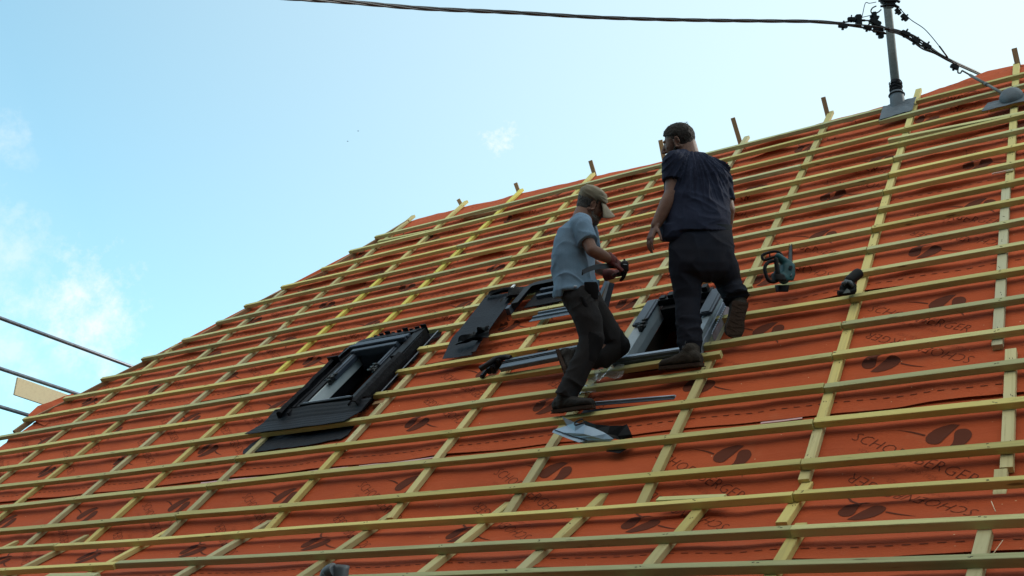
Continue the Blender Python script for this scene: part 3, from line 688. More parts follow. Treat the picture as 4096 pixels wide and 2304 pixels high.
sky_blocker(-10.0, 14, -9, -1.4, 9.3, 11.2, 'large house-shaped sky blocker added behind the camera, unseen')
sky_blocker(-34, -12, -18, -5, 7.0, 10.5, 'smaller house-shaped sky blocker added behind the camera to the left, unseen')

bm = bmesh.new(); e_ = sorted(ENDS, reverse=True); e_ = [(11.12, -8.37)]+e_+[(6.55, -11.45)]
r_in, r_out = [], []
for (t0, s0), (t1, s1) in zip(e_, e_[1:]):
    for q in range(5):
        f = q/5; s_, t_ = s0+(s1-s0)*f, t0+(t1-t0)*f
        r_in.append(RU(s_+.035, t_, .044+.003*nz3(t_*2, 1, 1))); r_out.append(RU(s_-.008, t_, .044+.003*nz3(t_*2, 4, 1)))
strip(bm, [r_out, r_in], .055, Nv)
tag(bobj('hip_board', bm, M_BROWN), 'thin grey-brown edge board running down the sloping left roof edge under the batten ends', 'board')
# ------------------------------------------------------------------ roof windows and loose roofing parts
RF = frame(RU(0, 0, 0), XW, Tv, Nv)                          # roof frame: x = s, y = t, z = n
def RB(bm, s0, s1, t0, t1, n0, n1, mat=0): return boxm(bm, RF, s0, s1, t0, t1, n0, n1, mat)
def rp(s, t, n): return RU(s, t, n)
def prof_along_t(bm, prof, t0, t1, mat=0, close=True, steps=1, wob=0):
    rings = []
    for i in range(steps+1):
        t = t0+(t1-t0)*i/steps
        rings.append([bm.verts.new(rp(s+wob*nz3(t*6, s, 1), t, n+wob*nz3(t*7, 3, s))) for s, n in prof])
    k = len(prof)
    for a, b in zip(rings, rings[1:]):
        for q in range(k if close else k-1):
            bm.faces.new((a[q], a[(q+1) % k], b[(q+1) % k], b[q])).material_index = mat
    if close:
        bm.faces.new(rings[0][::-1]); bm.faces.new(rings[-1])
def prof_along_s(bm, prof, s0, s1, mat=0, steps=1, wob=0):
    rings = []
    for i in range(steps+1):
        s = s0+(s1-s0)*i/steps
        rings.append([bm.verts.new(rp(s, t+wob*nz3(s*6, t, 2), n+wob*nz3(s*7, 5, t))) for t, n in prof])
    k = len(prof)
    for a, b in zip(rings, rings[1:]):
        for q in range(k): bm.faces.new((a[q], a[(q+1) % k], b[(q+1) % k], b[q])).material_index = mat
    bm.faces.new(rings[0][::-1]); bm.faces.new(rings[-1])
def hinge(parent, s, t, n, side):
    bm = bmesh.new(); rn = random.Random(int(abs(s)*100))
    RB(bm, s-.012, s+.012, t-.05, t+.05, n-.02, n+.03)
    for q in range(7):
        a = rp(s+rn.uniform(-.03, .03), t+rn.uniform(-.07, .07), n+rn.uniform(-.01, .05)); b = rp(s+rn.uniform(-.03, .03), t+rn.uniform(-.07, .07), n+rn.uniform(-.01, .05))
        tube(bm, [a, (a+b)/2+Nv*.01, b], .006, 6)
    for q in range(3):
        tube(bm, [rp(s+side*.0, t-.06+.05*q, n+.035), rp(s+side*.045, t-.055+.05*q, n+.035)], .011, 8)
    return bobj('hinge', bm, [material('hinge_metal', (.05, .055, .06), .4, .7)], parent)

# finished window on the left
w1 = empty('roof_window', rp(-6.06, 5.9, .05), 'finished black roof window with flashing all round and its sash taken out, on the left', 'roof window', 'roof windows being fitted')
a0, a1, b0, b1 = -6.40, -5.74, 5.965, 6.95                   # frame outline
o0, o1, c0, c1 = -6.335, -5.80, 6.005, 6.875                 # opening
bm = bmesh.new()
RB(bm, a0, o0, b0, b1, -.10, .135); RB(bm, o1, a1, b0, b1, -.10, .135)
RB(bm, o0+.0, o1, c1, b1, -.10, .150); RB(bm, o0, o1, b0, c0, -.10, .128)
bevel(bm, .003); bobj('frame', bm, M_BLACK, w1)
bm = bmesh.new()                                             # light inner lining
LI = [(o0+.001, .118), (o0+.013, .118), (o0+.02, .05), (o0+.022, .01), (o0+.001, .01)]
prof_along_t(bm, LI, c0+.001, c1-.001)
LI = [(o1-.001, .118), (o1-.013, .118), (o1-.02, .05), (o1-.022, .01), (o1-.001, .01)]
prof_along_t(bm, LI, c0+.001, c1-.001)
RB(bm, o0+.025, o1-.025, c0+.001, c0+.02, .01, .10)
bobj('lining', bm, M_LINING, w1)
for s0, s1, d in ((o0+.002, o0+.060, 1), (o1-.055, o1-.002, -1)):
    bm = bmesh.new(); RB(bm, s0, s1, 6.42 if d > 0 else 6.50, c1-.002, .100, .150)
    RB(bm, s0+.014, s1-.014, 6.42 if d > 0 else 6.50, c1-.002, .150, .160); bevel(bm, .004); bobj('cover', bm, M_SLATE, w1)
bm = bmesh.new()                                             # head bars
RB(bm, o0+.025, o1-.025, c1-.03, c1-.001, -.04, .118); RB(bm, o0+.0, o1-.0, 6.80, 6.855, .120, .185); RB(bm, a0, a1, 6.875, 6.91, .152, .20); RB(bm, a0+.02, a1-.0, 6.93, 6.985, .14, .185)
bevel(bm, .006, 2); bobj('head_bar', bm, M_SLATE, w1)
bm = bmesh.new(); RB(bm, o0-.02, o1+.03, 5.968, 5.998, .129, .150); bevel(bm, .003); bobj('sill', bm, M_BLACK, w1)
bm = bmesh.new(); RB(bm, o0, o1, 5.999, 6.0035, .129, .1475); bobj('sill_edge', bm, M_SILVER, w1)
hinge(w1, o0+.035, 6.40, .12, 1); hinge(w1, o1-.035, 6.47, .12, -1)
# side flashings: gutter channels with a rolled outer edge
for d, sA in ((-1, a0), (1, a1)):
    bm = bmesh.new()
    p = [(sA+d*.002, .142), (sA+d*.014, .150), (sA+d*.016, .06), (sA+d*.085, .055), (sA+d*.105, .10), (sA+d*.108, .155), (sA+d*.120, .155), (sA+d*.118, .095), (sA+d*.098, .047), (sA+d*.002, .045)]
    if d < 0: p = [(s, n) for s, n in p]
    prof_along_t(bm, p, 5.86, 6.98, steps=24, wob=.006)
    # rolled felt strip lying on the outer rim
    for q, (ta, tb) in enumerate(((5.845, 6.09), (6.075, 6.28), (6.265, 6.72)) if d < 0 else ((5.84, 6.10), (6.085, 6.62))):
        ws = .012*q
        pr = [(sA+d*(.055+ws*.3), .165+.004*q), (sA+d*.085, .185+.004*q), (sA+d*.118, .172), (sA+d*.128, .115), (sA+d*.120, .110), (sA+d*.108, .160), (sA+d*.085, .172)]
        prof_along_t(bm, pr, ta, tb, steps=8, wob=.009)
    bobj('side_flashing', bm, M_FELT, w1)
# hood above the head with a rounded left corner and torn rim
bm = bmesh.new()
outer, inner, top_ = [], [], []
N_ = 26
for i in range(N_+1):
    f = i/N_
    if f < .35:
        a = math.pi*(1-.5*f/.35); s = a0+.07+.19*math.cos(a)*1.0; t = 6.93+.17*math.sin(a)
        if f < .08: t = 6.70+(6.93-6.70)*f/.08; s = a0-.12
    else:
        s = a0+.07+(a1+.09-(a0+.07))*(f-.35)/.65; t = 7.10
    tear = .02*abs(nz3(i*1.7, 3, 2))
    outer.append(rp(s, t, .055)); top_.append(rp(s+.002, t-.01, .155+.015*min(1, f*2)-tear)); inner.append(rp(a0+.0+(s-a0)*.86+.03, min(t-.06, 7.03), .160+.01*min(1, f*2)))
strip(bm, [outer, top_, inner], .004, Nv)
RB(bm, a1+.005, a1+.10, 6.60, 7.095, .155, .162); RB(bm, a1+.092, a1+.10, 6.60, 7.095, .05, .154); RB(bm, a1+.005, a1+.012, 6.62, 7.095, .05, .154); RB(bm, a1+.0, a1+.10, 6.592, 6.598, .05, .17)
RB(bm, a0-.13, a0-.0, 6.70, 6.71, .05, .215)
for i in range(9):
    s = a0+.15+i*.07; RB(bm, s, s+.04+.01*(i % 3), 7.094, 7.100, .10, .175+.010*(i % 3))
bobj('hood', bm, M_BLACK, w1)
# pleated apron
bm = bmesh.new(); rails = []
LA = [(-6.80, 5.675), (-6.62, 5.95)]; RA_ = [(-5.66, 5.66), (-5.50, 5.90)]
K_ = 14
for i in range(K_+1):
    f = i/K_; r = []
    for j in range(41):
        g = j/40
        sl_, tl = LA[0][0]+(LA[1][0]-LA[0][0])*f, LA[0][1]+(LA[1][1]-LA[0][1])*f; sr_, tr = RA_[0][0]+(RA_[1][0]-RA_[0][0])*f, RA_[0][1]+(RA_[1][1]-RA_[0][1])*f
        s, t = sl_+(sr_-sl_)*g, tl+(tr-tl)*g
        r.append(rp(s, t+.006*nz3(s*4, f*3, 1)*(1-f), .100+.05*max(0, f-.55)/.45+.0025*(i % 2)+.005*nz3(s*5, t*4, 2)))
    rails.append(r)
strip(bm, rails, .004, Nv)
bm2 = bm
bobj('apron', bm2, M_LEADB, w1)
bm = bmesh.new(); strip(bm, [[rp(s, 5.93, .155) for s in (-6.62, -6.0, -5.52)], [rp(s, 5.962, .135) for s in (-6.62, -6.0, -5.52)]], .003, Nv); bobj('apron_upstand', bm, M_BLACK, w1)
# ragged collar to the right
bm = bmesh.new(); rails = [[], []]
for i in range(34):
    t = 6.10+i*.034
    rails[0].append(rp(-5.735, t, .05)); rails[1].append(rp(-5.625+.02*nz3(t*9, 1, 1)+(.05 if t > 7.1 else 0), t, .03+.035*abs(nz3(t*7, 2, 2))))
strip(bm, rails, .003, Nv); bobj('collar', bm, M_FELT, w1)
bm = bmesh.new(); prof_along_t(bm, [(-5.607, .062), (-5.600, .062), (-5.600, .068), (-5.607, .068)], 6.12, 7.2); bobj('edge_trim', bm, M_SILVER, w1)
# black membrane sheet below the apron
bm = bmesh.new(); rails = []
for i in range(7):
    f = i/6; t = 5.485+f*.30
    s0 = -6.75 + (.0 if f < .5 else .11*(f-.5)*2) + (.04 if i == 0 else 0); s1 = -5.60-.055*f+(-.05 if i == 0 else 0)
    rails.append([rp(s0+(s1-s0)*j/24, t+.05*(j/24)+.01*nz3(j*.4, i, 2), .018+disp(s0+(s1-s0)*j/24, t)*.7+.010*abs(nz3(j*.5, i*.7, 3))) for j in range(25)])
strip(bm, rails, .002, Nv)
tag(bobj('black_membrane', bm, M_LEADB), 'black membrane sheet lying under the battens below the finished roof window', 'membrane')

# open window being fitted on the right
w2 = empty('roof_window', rp(-3.03, 6.0, .05), 'bare grey metal roof window frame with an open hole, between the legs of the men', 'roof window', 'roof windows being fitted')
a0, a1, b0, b1 = -3.345, -2.70, 5.975, 6.86
o0, o1, c0, c1 = -3.245, -2.80, 6.03, 6.79
bm = bmesh.new()
for s0, s1, oo, d in ((a0, o0, a0, 1), (o1, a1, a1, -1)):
    RB(bm, s0, s1, b0, b1, .035, .09)
bevel(bm, .002)
bobj('frame', bm, M_SILVER, w2)
bm = bmesh.new()
prof_along_t(bm, [(a0+.012, .091), (a0+.020, .125), (o0-.005, .115), (o0+.010, .06), (o0+.012, .0), (o0+.001, .0), (o0+.001, .088), (o0-.02, .091)], b0+.01, b1-.01)
prof_along_t(bm, [(a1-.012, .091), (a1-.020, .125), (o1+.005, .115), (o1-.010, .06), (o1-.012, .0), (o1-.001, .0), (o1-.001, .088), (o1+.02, .091)], b0+.01, b1-.01)
bobj('lining', bm, M_LINING2, w2)
for s0, s1 in ((a0+.006, o0+.010), (o1-.010, a1-.006)):
    bm = bmesh.new(); RB(bm, s0, s1, 6.44, b1-.03, .127, .150); RB(bm, s0+.02, s1-.02, 6.45, b1-.04, .150, .156); bevel(bm, .003); bobj('cover', bm, M_SLATE, w2)
bm = bmesh.new(); RB(bm, o0+.03, o1-.03, c1-.06, b1, -.1, .10); RB(bm, o0-.0, o1+.0, c1+.0, b1+.005, .101, .150)
for i in range(6): RB(bm, o0+.02+i*.07, o0+.065+i*.07, c1+.01, b1-.01+.01*(i % 2), .1505, .165+.012*(i % 3))
bevel(bm, .002); bobj('head_bar', bm, M_BLACK, w2)
bm = bmesh.new(); RB(bm, a0-.004, a1+.004, 5.962, 5.972, .03, .125); RB(bm, a0-.002, a1+.002, 5.954, 5.9615, .088, .105); bevel(bm, .002); bobj('sill', bm, M_ZINC, w2)
bm = bmesh.new(); RB(bm, a0, a1, 5.973, 6.003, .091, .1315); bevel(bm, .002); bobj('sill_edge', bm, M_SILVER, w2)
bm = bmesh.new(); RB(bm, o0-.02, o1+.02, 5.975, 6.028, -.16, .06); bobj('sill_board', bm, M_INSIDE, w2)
bm = bmesh.new(); prof_along_t(bm, [(a1+.002, .03), (a1+.045, .028), (a1+.048, .105), (a1+.054, .105), (a1+.052, .020), (a1+.002, .020)], 6.18, 6.80, steps=8, wob=.002)
for i in range(20): RB(bm, a1+.0485, a1+.058, 6.2+i*.03, 6.215+i*.03, .098, .112)
bobj('mounting_bracket', bm, M_SILVER, w2)
for q, t in enumerate((6.80, 6.02)):
    bm = bmesh.new(); RB(bm, a0-.03, a0+.06, t, t+.05, .091, .097); RB(bm, a0-.03, a0-.026, t, t+.05, .03, .09); bobj('corner_plate', bm, M_SILVER, w2)
hinge(w2, o0-.01, 6.42, .13, 1)
bm = bmesh.new()                                             # cut underlay flap inside, lit orange
rails = [[rp(-3.02+.02*j, 6.74-.0*j, -.06) for j in range(6)], [rp(-3.03+.02*j+.01*nz3(j, 1, 1), 6.70-.02*nz3(j, 2, 1), -.32) for j in range(6)]]
strip(bm, rails, .002, Tv); bobj('underlay_flap', bm, M_MEMB, w2)
# daylight reaching the far slope through the attic is left to the opening itself

# bent flashing lying between the windows
fl = empty('bent_flashing', rp(-5.0, 6.5, .1), 'long bent slate-black flashing strip with folded ends, lying between the roof windows', 'flashing', 'black flashing kit parts on the battens')
bm = bmesh.new(); rails = []
def lerp(a, b, f): return tuple(x+(y-x)*f for x, y in zip(a, b))
Lp, Rp = [(-5.15, 6.50), (-5.25, 6.84), (-5.31, 7.72)], [(-4.80, 6.50), (-4.86, 6.86), (-4.92, 7.66)]
def along(pl, f):
    return lerp(pl[0], pl[1], f/.28) if f < .28 else lerp(pl[1], pl[2], (f-.28)/.72)
for g, dn in ((0, .012), (.50, .0), (.52, .004), (.86, .004), (.88, .03), (1, .03)):
    rails.append([rp(*lerp(along(Lp, i/16), along(Rp, i/16), g), .092+dn+.008*nz3(i*.3, g, 4)) for i in range(17)])
strip(bm, rails, .002, Nv); bobj('strip', bm, M_LEADB, fl)
bm = bmesh.new()
def soft(o, lv=2):
    m_ = o.modifiers.new('soft', 'SUBSURF'); m_.levels = lv; m_.render_levels = lv
    o.data.polygons.foreach_set('use_smooth', [True]*len(o.data.polygons)); return o
def crumple(bm, cs, ct, n0, ws, wt, hn, seed, m=0):
    rn = random.Random(seed); g = []
    for i in range(7):
        g.append([bm.verts.new(rp(cs+ws*(i/6-.5)+rn.uniform(-.012, .012), ct+wt*(j/4-.5)+rn.uniform(-.012, .012)+.25*ws*(i/6-.5), n0+hn*(.5+.5*math.sin(j*1.9+i*.4))+rn.uniform(-.012, .012))) for j in range(5)])
    for i in range(6):
        for j in range(4): bm.faces.new((g[i][j], g[i+1][j], g[i+1][j+1], g[i][j+1])).material_index = m
crumple(bm, -4.93, 6.70, .11, .30, .12, .07, 3); crumple(bm, -4.87, 6.79, .12, .12, .10, .08, 5)
bmesh.ops.solidify(bm, geom=bm.faces[:], thickness=.003)
soft(bobj('folded_end', bm, M_BLACK, fl))
bm = bmesh.new(); crumple(bm, -5.12, 7.68, .10, .30, .10, .05, 8); crumple(bm, -4.88, 7.52, .10, .22, .22, .08, 9)
bmesh.ops.solidify(bm, geom=bm.faces[:], thickness=.003); soft(bobj('folded_end', bm, M_BLACK, fl))
bm = bmesh.new(); RB(bm, -4.965, -4.935, 6.86, 6.90, .105, .125); bobj('foil_label', bm, material('foil_white', (.7, .72, .74), .4), fl)
bm = bmesh.new(); RB(bm, -4.89, -4.865, 7.50, 7.55, .21, .22); bobj('foil_label', bm, bpy.data.materials['foil_white'], fl)

# black hood frame lying behind the capped man
hd = empty('flashing_hood', rp(-4.5, 7.4, .1), 'black rounded window hood section lying behind the back of the capped man', 'flashing', 'black flashing kit parts on the battens')
bm = bmesh.new(); o_, i_, m_ = [], [], []
for i in range(31):
    f = i/30
    if f < .55:
        a = math.pi*(1-.5*min(1, max(0, (f-.30)/.25)))
        if f < .30: s, t = -4.80+.0*f, 7.26+(7.56-7.26)*f/.30; s2, t2 = s+.075, t
        else: s, t = -4.66+.14*math.cos(a), 7.56+.10*math.sin(a); s2, t2 = -4.66+.065*math.cos(a), 7.56+.02*math.sin(a)
    else:
        s, t = -4.66+(f-.55)/.45*.50, 7.66; s2, t2 = s, 7.58
    o_.append(rp(s, t, .09)); m_.append(rp(s+.006, t-.006, .165)); i_.append(rp(s2, t2, .165))
strip(bm, [o_, m_, i_], .003, Nv); bobj('rim', bm, M_BLACK, hd, smooth=False)
bm = bmesh.new()
for q, (t0, t1, n0, n1) in enumerate(((7.50, 7.54, .10, .14), (7.40, 7.44, .09, .13))):
    RB(bm, -4.62+.0*q, -4.16, t0, t1, n0, n1)
bevel(bm, .003); bobj('cross_bar', bm, M_SLATE, hd)
bm = bmesh.new(); RB(bm, -4.70, -4.16, 7.27, 7.57, .088, .096); bobj('back_panel', bm, M_FELT, hd)
bm = bmesh.new(); RB(bm, -4.82, -4.62, 7.60, 7.70, .085, .10); RB(bm, -4.84, -4.80, 7.20, 7.27, .086, .15); bobj('fixing_plate', bm, M_SLATE, hd)

# bundle of cover profiles held under the kneeling leg
pk = empty('profile_bundle', rp(-4.1, 6.15, .08), 'bundle of slate grey cover profiles with moulded end caps, by the raised boot', 'profiles', 'black flashing kit parts on the battens')
pa, pb = PU(2010, 1452, .15), PU(2235, 1408, .15)
exd = (pb-pa).normalized(); eyd = Nv.cross(exd).normalized(); mwk = frame(pa, exd, eyd, exd.cross(eyd))
bm = bmesh.new(); boxm(bm, mwk, 0, .72, -.080, .062, -.038, 0); bevel(bm, .004); bobj('cover_profile', bm, M_PANEL, pk)
bm = bmesh.new(); boxm(bm, mwk, 0.002, .719, -.012, -.004, .0, .006); boxm(bm, mwk, .002, .719, .012, .018, .0, .006); bobj('rib', bm, M_BLACK, pk)
bm = bmesh.new()
for q in range(4): boxm(bm, mwk, -.20+.045*q, -.205+.045*(q+1)+.0, -.075+.03*(q % 2)+.02*q, .02+.02*q, -.065, -.035+.02*q)
bevel(bm, .008, 2); bobj('end_cap', bm, M_BLACK, pk)
bm = bmesh.new(); tube(bm, smoothpts([mwk @ Vector(p) for p in ((-.19, -.03, .0), (-.12, .0, .015), (-.07, .05, .02), (.0, .07, .01), (.05, .06, 0))]), .022, 10); bobj('rubber_seal', bm, M_CLAMP, pk)

# short grey sheet on the row above
bm = bmesh.new(); rails = []
for f, dn in ((0, 0), (.3, .0), (.33, .014), (.45, .014), (.48, 0), (.75, 0), (.78, .014), (.88, .014), (.91, 0), (1, 0)):
    rails.append([rp(-4.52+.05*f+.62*j/6, 6.98+.16*f, .085+dn) for j in range(7)])
strip(bm, rails, .002, Nv)
tag(bobj('ribbed_cover_strip', bm, M_PANEL), 'ribbed slate grey cover strip lying behind the capped man\'s thigh', 'cover strip', 'black flashing kit parts on the battens')
bm = bmesh.new(); crumple(bm, -4.08, 6.47, .05, .22, .07, .02, 12); bmesh.ops.solidify(bm, geom=bm.faces[:], thickness=.003)
tag(bobj('rubber_scrap', bm, M_BLACK), 'small crumpled black rubber scrap above the profile bundle', 'scrap')

# profiles standing on end between the two men
sp = empty('standing_profiles', PU(2400, 1250, .1), 'loose metal profiles leaning upright between the capped man and the open window', 'profiles')
dp0 = (PU(2400, 1250, .12)-CAMPOS).dot(c2w(Vector((0, 0, 1))))
for q, (xa, ya, xb, yb, w, mt) in enumerate(((2415, 1235, 2442, 1130, .034, M_SLATE), (2399, 1245, 2432, 1125, .014, M_SILVER), (2392, 1230, 2425, 1128, .008, M_BROWN), (2388, 1208, 2430, 1112, .012, M_PALEBLUE))):
    p0, p1 = P3(xa, ya, dp0-.02*q), P3(xb, yb, dp0-.02*q+.03)
    e1 = (p1-p0).normalized(); v_ = (p0-CAMPOS).normalized(); e2 = v_.cross(e1).normalized()
    bm = bmesh.new(); boxm(bm, frame(p0, e1, e2, e1.cross(e2)), 0, (p1-p0).length, -w, w, -.004, .004); boxm(bm, frame(p0, e1, e2, e1.cross(e2)), 0, (p1-p0).length, w-.004, w, .004, .02)
    bobj('profile', bm, mt, sp)

# long bright profile lying by the front boot
bm = bmesh.new()
pA, pB = RU(*pU(2330, 1626, .05), .05), RU(*pU(2695, 1596, .05), .05)
ex_ = (pB-pA).normalized(); ey2 = Nv.cross(ex_).normalized(); mwk = frame(pA, ex_, ey2, ex_.cross(ey2)); L_ = (pB-pA).length
boxm(bm, mwk, 0, L_, .0, .022, -.004, 0, 0); boxm(bm, mwk, 0, L_, .023, .032, -.004, .012, 1); boxm(bm, mwk, 0, L_, .033, .045, -.004, .0, 1)
boxm(bm, mwk, .0, L_*.7, -.05, -.002, -.03, -.026, 2)
tag(bobj('metal_profile', bm, [M_SLATE, M_SILVER, M_LEADB]), 'long shiny metal profile lying tilted beside the toe of the front boot', 'profile')

# pale blue crumpled flashing sheet
sh = empty('crumpled_sheet', PU(2330, 1720, .09), 'pale blue metal flashing sheet bent around a batten, black lining showing', 'sheet')
def PPn(x, y, n): return PU(x, y, n)
bm = bmesh.new()
top_edge = [(2248, 1666, .17), (2300, 1690, .16), (2340, 1697, .15), (2385, 1712, .14), (2425, 1735, .12), (2455, 1755, .10)]
mid = [(2268, 1702, .12), (2300, 1725, .12), (2335, 1735, .13), (2370, 1745, .12), (2410, 1757, .10), (2440, 1764, .088)]
low_ = [(2217, 1718, .11), (2250, 1730, .11), (2290, 1745, .10), (2320, 1752, .10), (2350, 1762, .090), (2395, 1775, .06)]
low2 = [(2208, 1729, .10), (2245, 1743, .10), (2280, 1757, .095), (2315, 1769, .09), (2380, 1782, .045), (2430, 1800, .05)]
strip(bm, [[PPn(*p) for p in smooth_] for smooth_ in (low2, low_, mid, top_edge)], .002, Nv)
bobj('blue_face', bm, M_PALEBLUE, sh)
bm = bmesh.new(); strip(bm, [[PPn(x+dx, y+dy, n+.004) for x, y, n in low_[:5]] for dx, dy in ((0, -1.5), (0, 2))], .001, Nv); bobj('crease_line', bm, M_BLACK, sh)
bm = bmesh.new()
e1_ = [(2330, 1680, .17), (2380, 1697, .16), (2440, 1703, .15), (2490, 1702, .13), (2508, 1697, .13)]
e2_ = [(2340, 1699, .15), (2385, 1714, .14), (2430, 1735, .12), (2470, 1744, .09), (2527, 1737, .09)]
e3_ = [(2345, 1705, .14), (2395, 1730, .12), (2440, 1752, .10), (2480, 1758, .07), (2530, 1750, .06)]
strip(bm, [[PPn(*p) for p in e] for e in (e3_, e2_, e1_)], .002, Nv); bobj('black_lining', bm, M_BLACK, sh)
bm = bmesh.new()
poly(bm, [PPn(x, y, n) for x, y, n in ((2430, 1797, .03), (2534, 1768, .03), (2531, 1780, .03), (2478, 1812, .05), (2425, 1805, .05))], .003, Nv); bobj('folded_corner', bm, M_BLACK, sh)
bm = bmesh.new(); tube(bm, smoothpts([PPn(2338, 1690, .19), PPn(2325, 1694, .20), PPn(2302, 1700, .19), PPn(2300, 1690, .19), PPn(2318, 1680, .19), PPn(2330, 1676, .18)]), .006, 6); bobj('rubber_seal', bm, M_CLAMP, sh)
# clear plastic wrapping under the open window
bm = bmesh.new(); crumple(bm, -3.36, 5.86, .05, .22, .16, .05, 21); crumple(bm, -3.46, 5.68, .05, .13, .10, .04, 22)
gl = material('clear_film', (.75, .78, .8), .15); gl.node_tree.nodes['Principled BSDF'].inputs['Transmission Weight'].default_value = .75; gl.node_tree.nodes['Principled BSDF'].inputs['IOR'].default_value = 1.1
tag(bobj('plastic_wrap', bm, gl), 'crumpled clear plastic wrap behind the bent knee of the capped man', 'wrap')

# ------------------------------------------------------------------ pole, cables
pole = empty('service_pole', PU(3590, 438, .02), 'grey metal electricity pole standing through the roof near the ridge, lead flashing at its foot', 'pole')
pb_ = PU(3592, 432, .05); dpole = (pb_-CAMPOS).dot(c2w(Vector((0, 0, 1))))
base = pb_-Vector((0, 0, .25)); UPV = Vector((0, 0, 1))
bm = bmesh.new(); tube(bm, [base, base+UPV*.9, base+UPV*1.8, base+UPV*2.3], [.043, .0425, .041, .041], 20); bobj('tube', bm, M_POLE, pole)
bm = bmesh.new(); tube(bm, [base+UPV*a for a in (.10, .2, .32, .42, .45)], [.080, .074, .070, .067, .05], 20); bobj('collar', bm, M_ZINC, pole)
bm = bmesh.new(); tube(bm, [base+UPV*a for a in (.42, .46, .50, .54, .57)], [.062, .058, .056, .050, .045], 16)
for q in range(6): tube(bm, smoothpts([base+UPV*(.44+.02*q)+Vector((.06*math.cos(a+q), .06*math.sin(a+q), .01*math.sin(3*a))) for a in np.linspace(0, 5, 8)], 3), .006, 5)
bobj('sealing_wrap', bm, M_FELT, pole)
bm = bmesh.new(); tube(bm, [base+UPV*.40+Vector((.074*math.cos(a), .074*math.sin(a), 0)) for a in np.linspace(0, 6.283, 24)], .006, 6); bobj('clamp_ring', bm, M_CLAMP, pole)
fs = [pU(x, y, .09) for x, y in ((3532, 425), (3665, 387), (3648, 440), (3516, 480))]
bm = bmesh.new(); rails = []
for i in range(7):
    f = i/6
    rails.append([rp(*lerp(lerp(fs[0], fs[1], j/8), lerp(fs[3], fs[2], j/8), f), .092+.012*nz3(i*.5, j*.6, 2)) for j in range(9)])
strip(bm, rails, .004, Nv); bobj('lead_flashing', bm, M_ZINC, pole)
def pd(x, y, d=0): return P3(x, y, dpole+d)
# insulated bundle coming in from the upper left, strands twisted
mc = empty('overhead_cable', pd(3370, 95), 'thick twisted black overhead cable crossing the sky from the upper left to the pole', 'cable')
path = [(980, -22, -3.6), (1170, -7, -3.2), (1400, 9, -2.7), (1700, 34, -2.1), (2048, 50, -1.5), (2400, 70, -1.0), (2750, 80, -.6), (3072, 84, -.25), (3250, 86, -.1), (3372, 95, 0)]
cp = smoothpts([pd(x, y, d) for x, y, d in path], 14)
far_ = (cp[0]-cp[14]).normalized(); cp = [cp[0]+(far_*(18-q)+UPV*.006*(18-q)**2) for q in range(0, 18)]+cp   # runs on to the next pole, out of the picture
for k_ in range(4):
    bm = bmesh.new(); pts = []; L_ = 0
    for i, p in enumerate(cp):
        if i: L_ += (p-cp[i-1]).length
        d = (cp[min(i+1, len(cp)-1)]-cp[max(0, i-1)]).normalized(); a = d.cross(UPV).normalized(); b = d.cross(a)
        an = L_*5.5+k_*math.pi/2; pts.append(p+(a*math.cos(an)+b*math.sin(an))*.0095)
    tube(bm, pts, .0088, 8); bobj('strand', bm, M_CABLE, mc)
def cable(name, pts, r, label, cat='cable', parent=None, n=8, mat=None, group=None):
    bm = bmesh.new(); tube(bm, smoothpts([pd(*p) for p in pts], n), r, 7); o = bobj(name, bm, mat or M_CABLE, parent)
    return o if parent is not None else tag(o, label, cat, group)
# strands on the left of the pole
for k_, pts in enumerate(([(3360, 92, 0), (3400, 98, -.02), (3450, 100, -.03), (3500, 106, -.05), (3560, 116, -.06)], [(3365, 98, 0), (3410, 105, 0), (3455, 112, .02), (3500, 122, .03), (3550, 118, -.05)],
                          [(3370, 90, 0), (3420, 84, 0), (3480, 83, 0), (3510, 98, 0), (3540, 110, -.06)], [(3375, 100, 0), (3430, 103, 0), (3475, 118, 0), (3540, 130, -.06)])):
    cable('strand', pts, .008, '', parent=mc)
ds_ = empty('service_cable', pd(3570, 120), 'black cable bundle sagging from the pole down to the ridge on the right', 'cable')
for k_, (o, pts) in enumerate(((0, [(3552, 112, -.05), (3600, 124, 0), (3640, 142, 0), (3700, 182, .05), (3780, 228, .1), (3839, 258, .2), (3925, 296, .45), (3960, 318, .8)]),
                               (1, [(3550, 118, -.05), (3600, 134, 0), (3640, 152, .0), (3690, 186, .05), (3780, 234, .1), (3839, 264, .2), (3922, 300, .45), (3955, 320, .8)]),
                               (2, [(3552, 124, -.05), (3600, 138, 0), (3650, 166, 0), (3690, 195, .05), (3740, 214, .1), (3800, 246, .15), (3918, 300, .45), (3950, 318, .8)]),
                               (3, [(3552, 116, -.05), (3605, 130, 0), (3645, 138, 0), (3690, 165, .05), (3760, 216, .1), (3830, 252, .2), (3924, 294, .45), (3958, 314, .8)]))):
    cable('strand', pts, .0085, '', parent=ds_)
cable('stay_wire', [(3590, 24, 0), (3640, 76, 0), (3700, 118, .02), (3756, 183, .05), (3772, 205, .06), (3792, 230, .1)], .0045, 'thin wire dropping from the pole top to the service cable', 'wire')
cable('wire_sleeve', [(3757, 184, .05), (3775, 208, .06), (3790, 228, .1)], .0085, 'dark sleeve at the lower end of the thin wire', 'sleeve')
cable('earth_wire', [(3445, 82, 0), (3452, 50, 0), (3462, 12, 0), (3478, 13, 0), (3505, 8, 0)], .004, 'thin wire bent up from the left connector to the pole top', 'wire')
cable('looped_wire', [(3505, 24, 0), (3490, 32, 0), (3484, 44, 0), (3490, 54, 0), (3510, 50, 0), (3525, 38, 0)], .007, 'thick wire looped from the pole top clamp', 'wire')
cable('tie_wire', [(3445, 70, 0), (3480, 62, 0), (3500, 56, 0)], .004, 'short tie wire left of the pole', 'wire')
